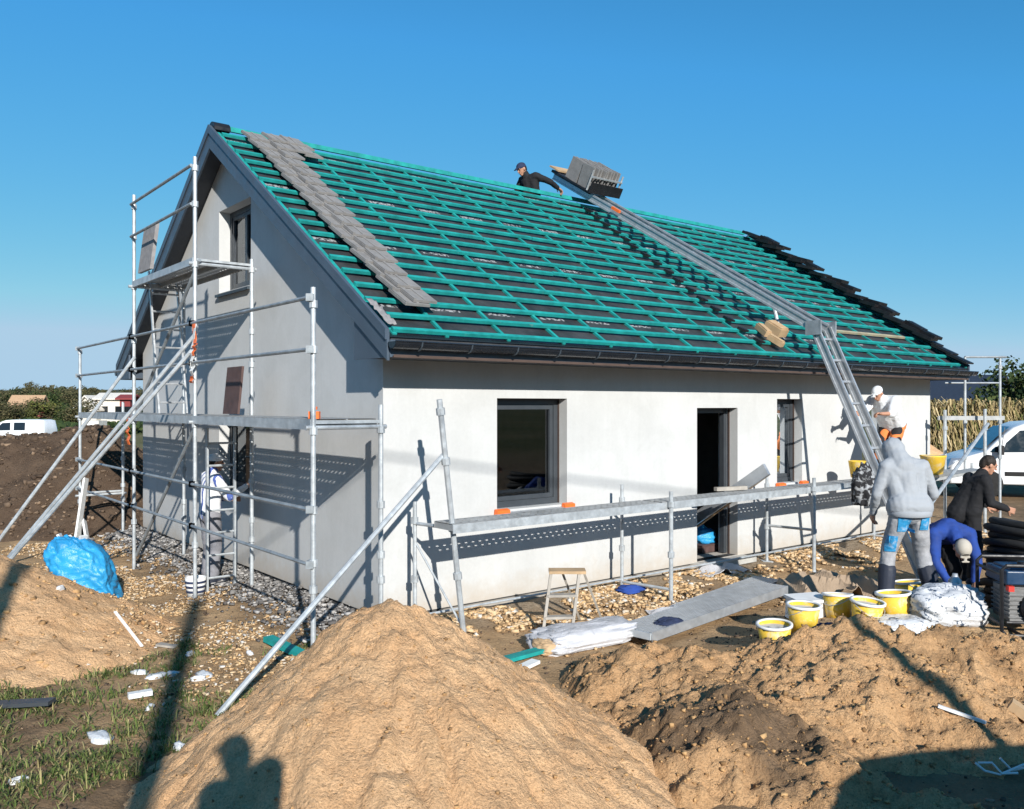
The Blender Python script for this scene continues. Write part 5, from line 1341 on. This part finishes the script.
v2 = dup(v1, None, 'long white van parked beyond the dark earth mound')
p = at(-14, 440, 62); v2.location = V((p.x, p.y, gz(p.x, p.y) + .05)); v2.rotation_euler = (0, 0, R(-2)); v2.scale = (.95, .95, .95)
# vehicle standing out of frame behind the camera at right: its shade falls on the lower right corner
v3 = dup(v1, None, 'white van out of view whose shadow darkens the lower right corner')
v3.location = V((1.75, .75, gz(2.9, .75, False) - .02)); v3.rotation_euler = (0, 0, R(9)); v3.scale = (.9, 1, 1)

# posts and cables behind the camera (their shadows cross the site)
SUNEL = 24.0
LH = V((-.292, .956, 0)).normalized(); TE = math.tan(R(SUNEL))
def back(p, k): return p - LH * k + UP * (k * TE)
def upole(name, label, tip, k, r, arm=True):
    T = back(tip, k); base = V((T.x, T.y, -.15)); o = thing(name, label, 'pole', base)
    b = MB(); b.tube(base, T, r * 1.15, 12, r * .85); b.build('post', M['greywood'], o)
    if arm: b = MB(); b.bar(T + UP * -.3 - DR * .9, T + UP * -.3 + DR * .9, .08, .1); b.build('cross_arm', M['greywood'], o)
    return o
upole('utility_pole', 'wooden utility pole behind the viewer whose shadow crosses the grass', V((-3.86, 10.5, 0)), 17.0, .115, False)
upole('wooden_post', 'wooden post behind the viewer whose shadow crosses the sand heap', V((2.88, 7.5, .5)), 9.5, .075, False)
tp_ = at(30, 553, 9.4); upole('wooden_post', 'wooden post behind the viewer whose shadow crosses the low sand pile', V((tp_.x, tp_.y, tp_.z)), 11, .10, False)
w1, w2 = W(.2, 0, 1.77), W(5.2, 0, 1.036); dcab = (w2 - w1).normalized(); k0 = 15
b = MB(); pts = [back(w1 + dcab * q, k0) + UP * (.0006 * q * q) for q in range(-30, 36, 3)]; b.path(pts, .018, 6); tag(b.build('power_cable', M['black'], None), 'overhead power cable whose faint shadow crosses the long wall', 'cable')

# ------------------------------------------------------------------ far background
def leaf_tree(name, h, w, trunk_h, mt, n, seed, leaf=.35):
    r = thing(name, '', 'tree', (0, 0, 0)); q = random.Random(seed)
    b = MB(); b.tube(V((0, 0, -.3)), V((q.uniform(-.2, .2), q.uniform(-.2, .2), h * .72)), w * .05, 7, w * .015)
    lobes = []
    for i in range(9):
        a = q.uniform(0, 6.28); rr = q.uniform(.1, .42) * w; z = trunk_h + (h - trunk_h) * q.uniform(.15, .85)
        rr *= math.sin(math.pi * min(.95, .25 + .7 * (1 - (z - trunk_h) / (h - trunk_h)))) + .2
        c = V((rr * math.cos(a), rr * math.sin(a), z)); lobes.append((c, q.uniform(.18, .32) * w)); b.tube(V((0, 0, trunk_h * .7 + z * .2)), c, w * .018, 5, w * .006)
    b.build('trunk', M['bark'], r)
    vs = []; fs = []
    for i in range(n):
        c, s = q.choice(lobes); d = V((q.gauss(0, 1), q.gauss(0, 1), q.gauss(0, 1))).normalized(); p = c + d * s * q.uniform(.45, 1.12)
        nn = (d + V((q.gauss(0, .6), q.gauss(0, .6), q.gauss(0, .6)))).normalized(); a = nn.orthogonal().normalized(); bb_ = nn.cross(a); L = leaf * q.uniform(.5, 1.2); k = len(vs)
        vs += [p - a * L * .5, p + bb_ * L * .3, p + a * L * .5, p - bb_ * L * .3]; fs.append((k, k + 1, k + 2, k + 3))
    np_mesh('crown', vs, fs, M[mt], r, smooth=False)
    return r
protos = [leaf_tree('broadleaf_tree', 8, 7, 1.5, 'leafA', 2600, 1, .5), leaf_tree('broadleaf_tree', 7, 6.5, 1.2, 'leafB', 1800, 2, .45), leaf_tree('broadleaf_tree', 6, 5, 1, 'leafC', 1500, 3, .42), leaf_tree('poplar_tree', 11, 3, 1.5, 'leafB', 900, 4, .4)]
used = set()
def put_tree(k, px, topy, Y, label, group, wscale=1.0):
    o = protos[k] if k not in used else dup(protos[k])
    used.add(k); h = [8, 7, 6, 11][k]; zb = gz((px - 512) / F * Y, Y, False); H = (EYE + (404.5 - topy) / F * Y) - zb; s = H / (h * .96)
    o.location = V(((px - 512) / F * Y, Y, zb)); o.scale = (s * wscale, s * wscale, s); o.rotation_euler = (0, 0, random.uniform(0, 6.28)); o['label'] = label; o['group'] = group
bt = random.Random(21); tag_n = ['dark green tree in the belt behind the left van and mound', 'brownish green tree in the belt left of the house', 'yellow green bush in the belt left of the house', 'bare slender poplar rising over the tree belt']
for i in range(46):
    px = -20 + i * 3.7 + bt.uniform(-3, 3); k = bt.choice([0, 0, 1, 1, 1, 2]); Y = bt.uniform(135, 205)
    put_tree(k, px, 404.5 - bt.uniform(3, 16) * (1.0 if k < 2 else .4), Y, tag_n[k], 'tree belt left of the house', 1.1)
for i in range(11):
    px = -8 + i * 8.5 + bt.uniform(-3, 3); put_tree(bt.choice([1, 1, 2, 0]), px, bt.uniform(400, 409), bt.uniform(104, 122), 'low shrub in front of the houses at left', 'shrubs before the left houses', 1.5)
for px, ty, Y in ((31, 379, 240), (28, 383, 245), (88, 387, 240), (93, 385, 232), (97, 386, 235), (103, 388, 235), (68, 389, 240)): put_tree(3, px, ty, Y, tag_n[3], 'tree belt left of the house')
for px, ty, Y in ((1016, 361, 62), (1028, 368, 64), (1004, 380, 70)): put_tree(0, px, ty, Y, ('tall dark tree at right edge behind the maize', 'second dark tree cut by the right edge', 'lower dark tree left of the tall one at right')[(1016, 1028, 1004).index(px)], 'dark trees behind the maize', 1.1)
def belt(name, label, x0, x1, Y, h, n, m, seed, leaf=2.2, depth=40):
    q = random.Random(seed); vs = []; fs = []
    for i in range(n):
        x = q.uniform(x0, x1); hh = h * (.55 + .45 * (noise.noise(V((x * .03, seed, 0))) + .5)) * (1 + .25 * noise.noise(V((x * .16, seed, 5)))); z = hh * q.random() ** .7
        p = V((x, Y + q.uniform(0, depth) + 6 * noise.noise(V((x * .1, z * .3, seed))), gz(0, 60, False) - .5 + z))
        nn = V((q.gauss(0, .7), -1 + q.gauss(0, .5), q.gauss(.4, .7))).normalized(); a = nn.orthogonal().normalized(); c = nn.cross(a); L = leaf * q.uniform(.5, 1.3); k = len(vs)
        vs += [p - a * L * .5, p + c * L * .35, p + a * L * .5, p - c * L * .35]; fs.append((k, k + 1, k + 2, k + 3))
    tag(np_mesh(name, vs, fs, M[m], smooth=False), label, kind='stuff')
belt('woodland', 'far woodland along the left horizon', -420, -90, 330, 11, 16000, 'wood_far', 3, 2.4)
belt('woodland', 'far woodland along the right horizon', 90, 420, 230, 12, 12000, 'wood_far', 9, 2.2)
belt('woodland', 'tall wood added behind the viewer to block low sky light and show in the window glass', -70, 70, -52, 15, 7000, 'wood_far', 13, 2.2, 8)  # added out of view: keeps low sky light off the walls, darkens window reflections
belt('scrub', 'low green scrub before the tree belt at left', -95, -38, 84, 1.7, 7000, 'leafA', 5, .7, 12)
hl = MB(); n = 60
vs = []
for j, (y, f) in enumerate(((420, 0), (700, 1), (1500, .9), (2600, 0))):
    for i in range(n + 1):
        x = -2600 + 5200 * i / n; vs.append(V((x, y, -4 + f * (14 + 12 * noise.noise(V((x * .0013, 2.2, 0))) + 6 * noise.noise(V((x * .005, 1, 0)))) * (y / 700))))
hl.add(vs, [(j * (n + 1) + i, j * (n + 1) + i + 1, (j + 1) * (n + 1) + i + 1, (j + 1) * (n + 1) + i) for j in range(3) for i in range(n)])
tag(hl.build('hills', M['wood_far'], None, True), 'low wooded hills on the horizon', kind='structure')

def far_house(name, label, px, Y, zr, w, d, roofm, rz=0.0, wallm='farwall', hroof=.4, base=None):
    x = (px - 512) / F * Y; zb = gz(x, Y, False) if base is None else base; r = thing(name, label, 'building', (0, 0, 0)); H = zr - zb; hw = H * (1 - hroof)
    b = MB(); b.box((0, 0, hw / 2), (w, d, hw)); b.prism([(-w / 2, -d / 2, hw), (-w / 2, d / 2, hw), (-w / 2, 0, H - .1)], V((w, 0, 0))); b.build('wall', M[wallm], r)
    b = MB(); e = .5
    for s in (-1, 1):
        k = (H - hw) / (d / 2); b.prism([V((-w / 2 - e, s * (d / 2 + e), hw - e * k + .02)), V((-w / 2 - e, 0, H + .02)), V((-w / 2 - e, 0, H + .25)), V((-w / 2 - e, s * (d / 2 + e), hw - e * k + .25))], V((w + 2 * e, 0, 0)))
    b.build('roof', M[roofm], r)
    n = max(2, int(w / 3))
    for i in range(n):
        b = MB(); b.box((-w / 2 + (i + .5) * w / n, -d / 2 - .02, hw * .55), (1.0, .06, min(1.2, hw * .4))); b.build('window', M['carglass'], r)
    r.location = V((x, Y, zb)); r.rotation_euler = (0, 0, rz); return r
far_house('far_house', 'long low pale house with tan roof among the trees at left', 29, 132, 3.55, 4.0, 3.6, 'farroof', .1, hroof=.35)
far_house('far_house', 'small pale house half hidden under the tree belt', 45, 130, 1.75, 2.0, 3, 'redroof', .3)
far_house('far_house', 'white steep gabled house between the left scaffold poles', 91, 130, 3.5, 2.6, 3.2, 'farwall', 1.5)
far_house('far_house', 'white flat roofed house with dark red end by the left scaffold pole', 117, 132, 3.9, 4.2, 4, 'farwall', .05, hroof=.15)
far_house('garage', 'dark red shed joined to the white house at left', 129, 128, 3.6, 1.5, 3, 'redroof', .05, 'redroof', hroof=.1)
far_house('far_house', 'low building with dark blue roof beyond the maize at right', 935, 80, 4.85, 11.5, 9, 'darkroof', -.12, hroof=.62)
far_house('far_house', 'white building behind the maize below the right hand trees', 1000, 120, 5.6, 8, 6, 'farwall', .2, hroof=.2)
b = MB(); b.box((0, 0, .5), (1.8, 1.6, 1.0)); bx_ = thing('container', 'white box trailer standing behind the dark earth mound', 'trailer', (0, 0, 0)); b.build('box_body', M['farwall'], bx_)
b = MB(); b.box((0, -.82, .5), (.8, .04, .8)); b.build('door', M['white'], bx_)
p = at(93, 440, 78); bx_.location = V((p.x, p.y, gz(p.x, p.y) + .55))
b = MB()
for s in (-.7, .7): b.lathe([(.3, -.1), (.3, .1)], 16, (0, s, -.28), Matrix.Rotation(R(90), 3, 'X'))
b.v = [v + V(bx_.location) for v in b.v]; b.build('wheel', M['rubber'], bx_)

def maize():
    q = random.Random(6); vs = []; fs = []
    for i in range(9000):
        Y = 36.5 + 14 * q.random() ** 1.6; x = q.uniform(.455 * Y, .66 * Y); h = q.uniform(2.2, 2.75); z0 = gz(x, Y, False); base = V((x, Y, z0)); k = len(vs); w = .018
        lean = V((q.gauss(0, .06), q.gauss(0, .06), 1)); tp = base + lean * h * (1 if q.random() > .15 else q.uniform(.8, 1.08))
        vs += [base + V((-w, 0, 0)), base + V((w, 0, 0)), tp + V((.01, 0, 0)), tp - V((.01, 0, 0))]; fs.append((k, k + 1, k + 2, k + 3))
        for j in range(7):
            z = h * q.uniform(.15, .97); a = q.uniform(0, 6.28); L = q.uniform(.35, .75); p = base + lean * z; d = V((math.cos(a), math.sin(a), 0)); s = V((-d.y, d.x, 0)) * q.uniform(.018, .04); k = len(vs)
            up = q.uniform(.1, .45); m1 = p + d * L * .5 + UP * up; e = p + d * L + UP * (up - q.uniform(.2, .7))
            vs += [p - s, p + s, m1 + s, m1 - s, m1 + s, m1 - s, e + s * .2, e - s * .2]; fs += [(k, k + 1, k + 2, k + 3), (k + 5, k + 4, k + 6, k + 7)]
    tag(np_mesh('maize', vs, fs, M['corn'], smooth=False), 'dry standing maize field beyond the right house corner', kind='stuff')
maize()

# ------------------------------------------------------------------ light, sky, camera
w = bpy.data.worlds.new('World'); sc.world = w; w.use_nodes = True; nt = w.node_tree; bg = nt.nodes['Background']
sky = nt.nodes.new('ShaderNodeTexSky'); sky.sky_type = 'NISHITA'; sky.sun_disc = False; sky.sun_elevation = R(SUNEL); sky.sun_rotation = math.atan2(-LH.x, -LH.y)
sky.altitude = 100; sky.air_density = 1.0; sky.dust_density = 0; sky.ozone_density = 10
SKYS = .112
sx = N(nt, 'ShaderNodeSeparateColor'); cxx = N(nt, 'ShaderNodeCombineColor'); nt.links.new(sky.outputs[0], sx.inputs[0])
for i, (k, p, mx) in enumerate(((1.34, 1.25, .42), (.75, .57, .62), (.80, .13, .80))):
    a = N(nt, 'ShaderNodeMath', operation='MULTIPLY'); a.inputs[1].default_value = .15; nt.links.new(sx.outputs[i], a.inputs[0])
    b = N(nt, 'ShaderNodeMath', operation='POWER'); b.inputs[1].default_value = p; nt.links.new(a.outputs[0], b.inputs[0])
    c = N(nt, 'ShaderNodeMath', operation='MULTIPLY'); c.inputs[1].default_value = k; nt.links.new(b.outputs[0], c.inputs[0])
    d = N(nt, 'ShaderNodeMath', operation='MINIMUM'); d.inputs[1].default_value = mx; nt.links.new(c.outputs[0], d.inputs[0])
    a2 = N(nt, 'ShaderNodeMath', operation='MULTIPLY'); a2.inputs[1].default_value = (3, 1.32, 1.10)[i]; nt.links.new(a.outputs[0], a2.inputs[0])
    d2 = N(nt, 'ShaderNodeMath', operation='MINIMUM'); nt.links.new(d.outputs[0], d2.inputs[0]); nt.links.new(a2.outputs[0], d2.inputs[1]); d = d2
    e = N(nt, 'ShaderNodeMath', operation='MULTIPLY'); e.inputs[1].default_value = 1 / .15; nt.links.new(d.outputs[0], e.inputs[0]); nt.links.new(e.outputs[0], cxx.inputs[i])
nt.links.new(cxx.outputs[0], bg.inputs[0]); bg.inputs[1].default_value = SKYS
sd = bpy.data.lights.new('sun', 'SUN'); sd.energy = 5.0; sd.angle = R(.53); sd.color = (1.0, .96, .895); so = bpy.data.objects.new('sun', sd); COL.objects.link(so)
ld_ = V((LH.x * math.cos(R(SUNEL)), LH.y * math.cos(R(SUNEL)), -math.sin(R(SUNEL)))); so.rotation_euler = ld_.to_track_quat('-Z', 'Y').to_euler(); so.location = (10, -30, 25)
cd = bpy.data.cameras.new('camera'); cam = bpy.data.objects.new('camera', cd); COL.objects.link(cam); cam.location = (0, 0, EYE); cam.rotation_euler = (R(90), 0, 0)
cd.sensor_width = 36; cd.lens = 36 * F / 1024; cd.clip_start = .05; cd.clip_end = 20000; sc.camera = cam
vs_ = sc.view_settings; vs_.view_transform = 'Standard'; vs_.look = 'None'; vs_.exposure = 0.42; vs_.gamma = 1.0; vs_.use_curve_mapping = False
sc.cycles.max_bounces = 6; sc.cycles.transparent_max_bounces = 8; sc.cycles.use_denoising = True
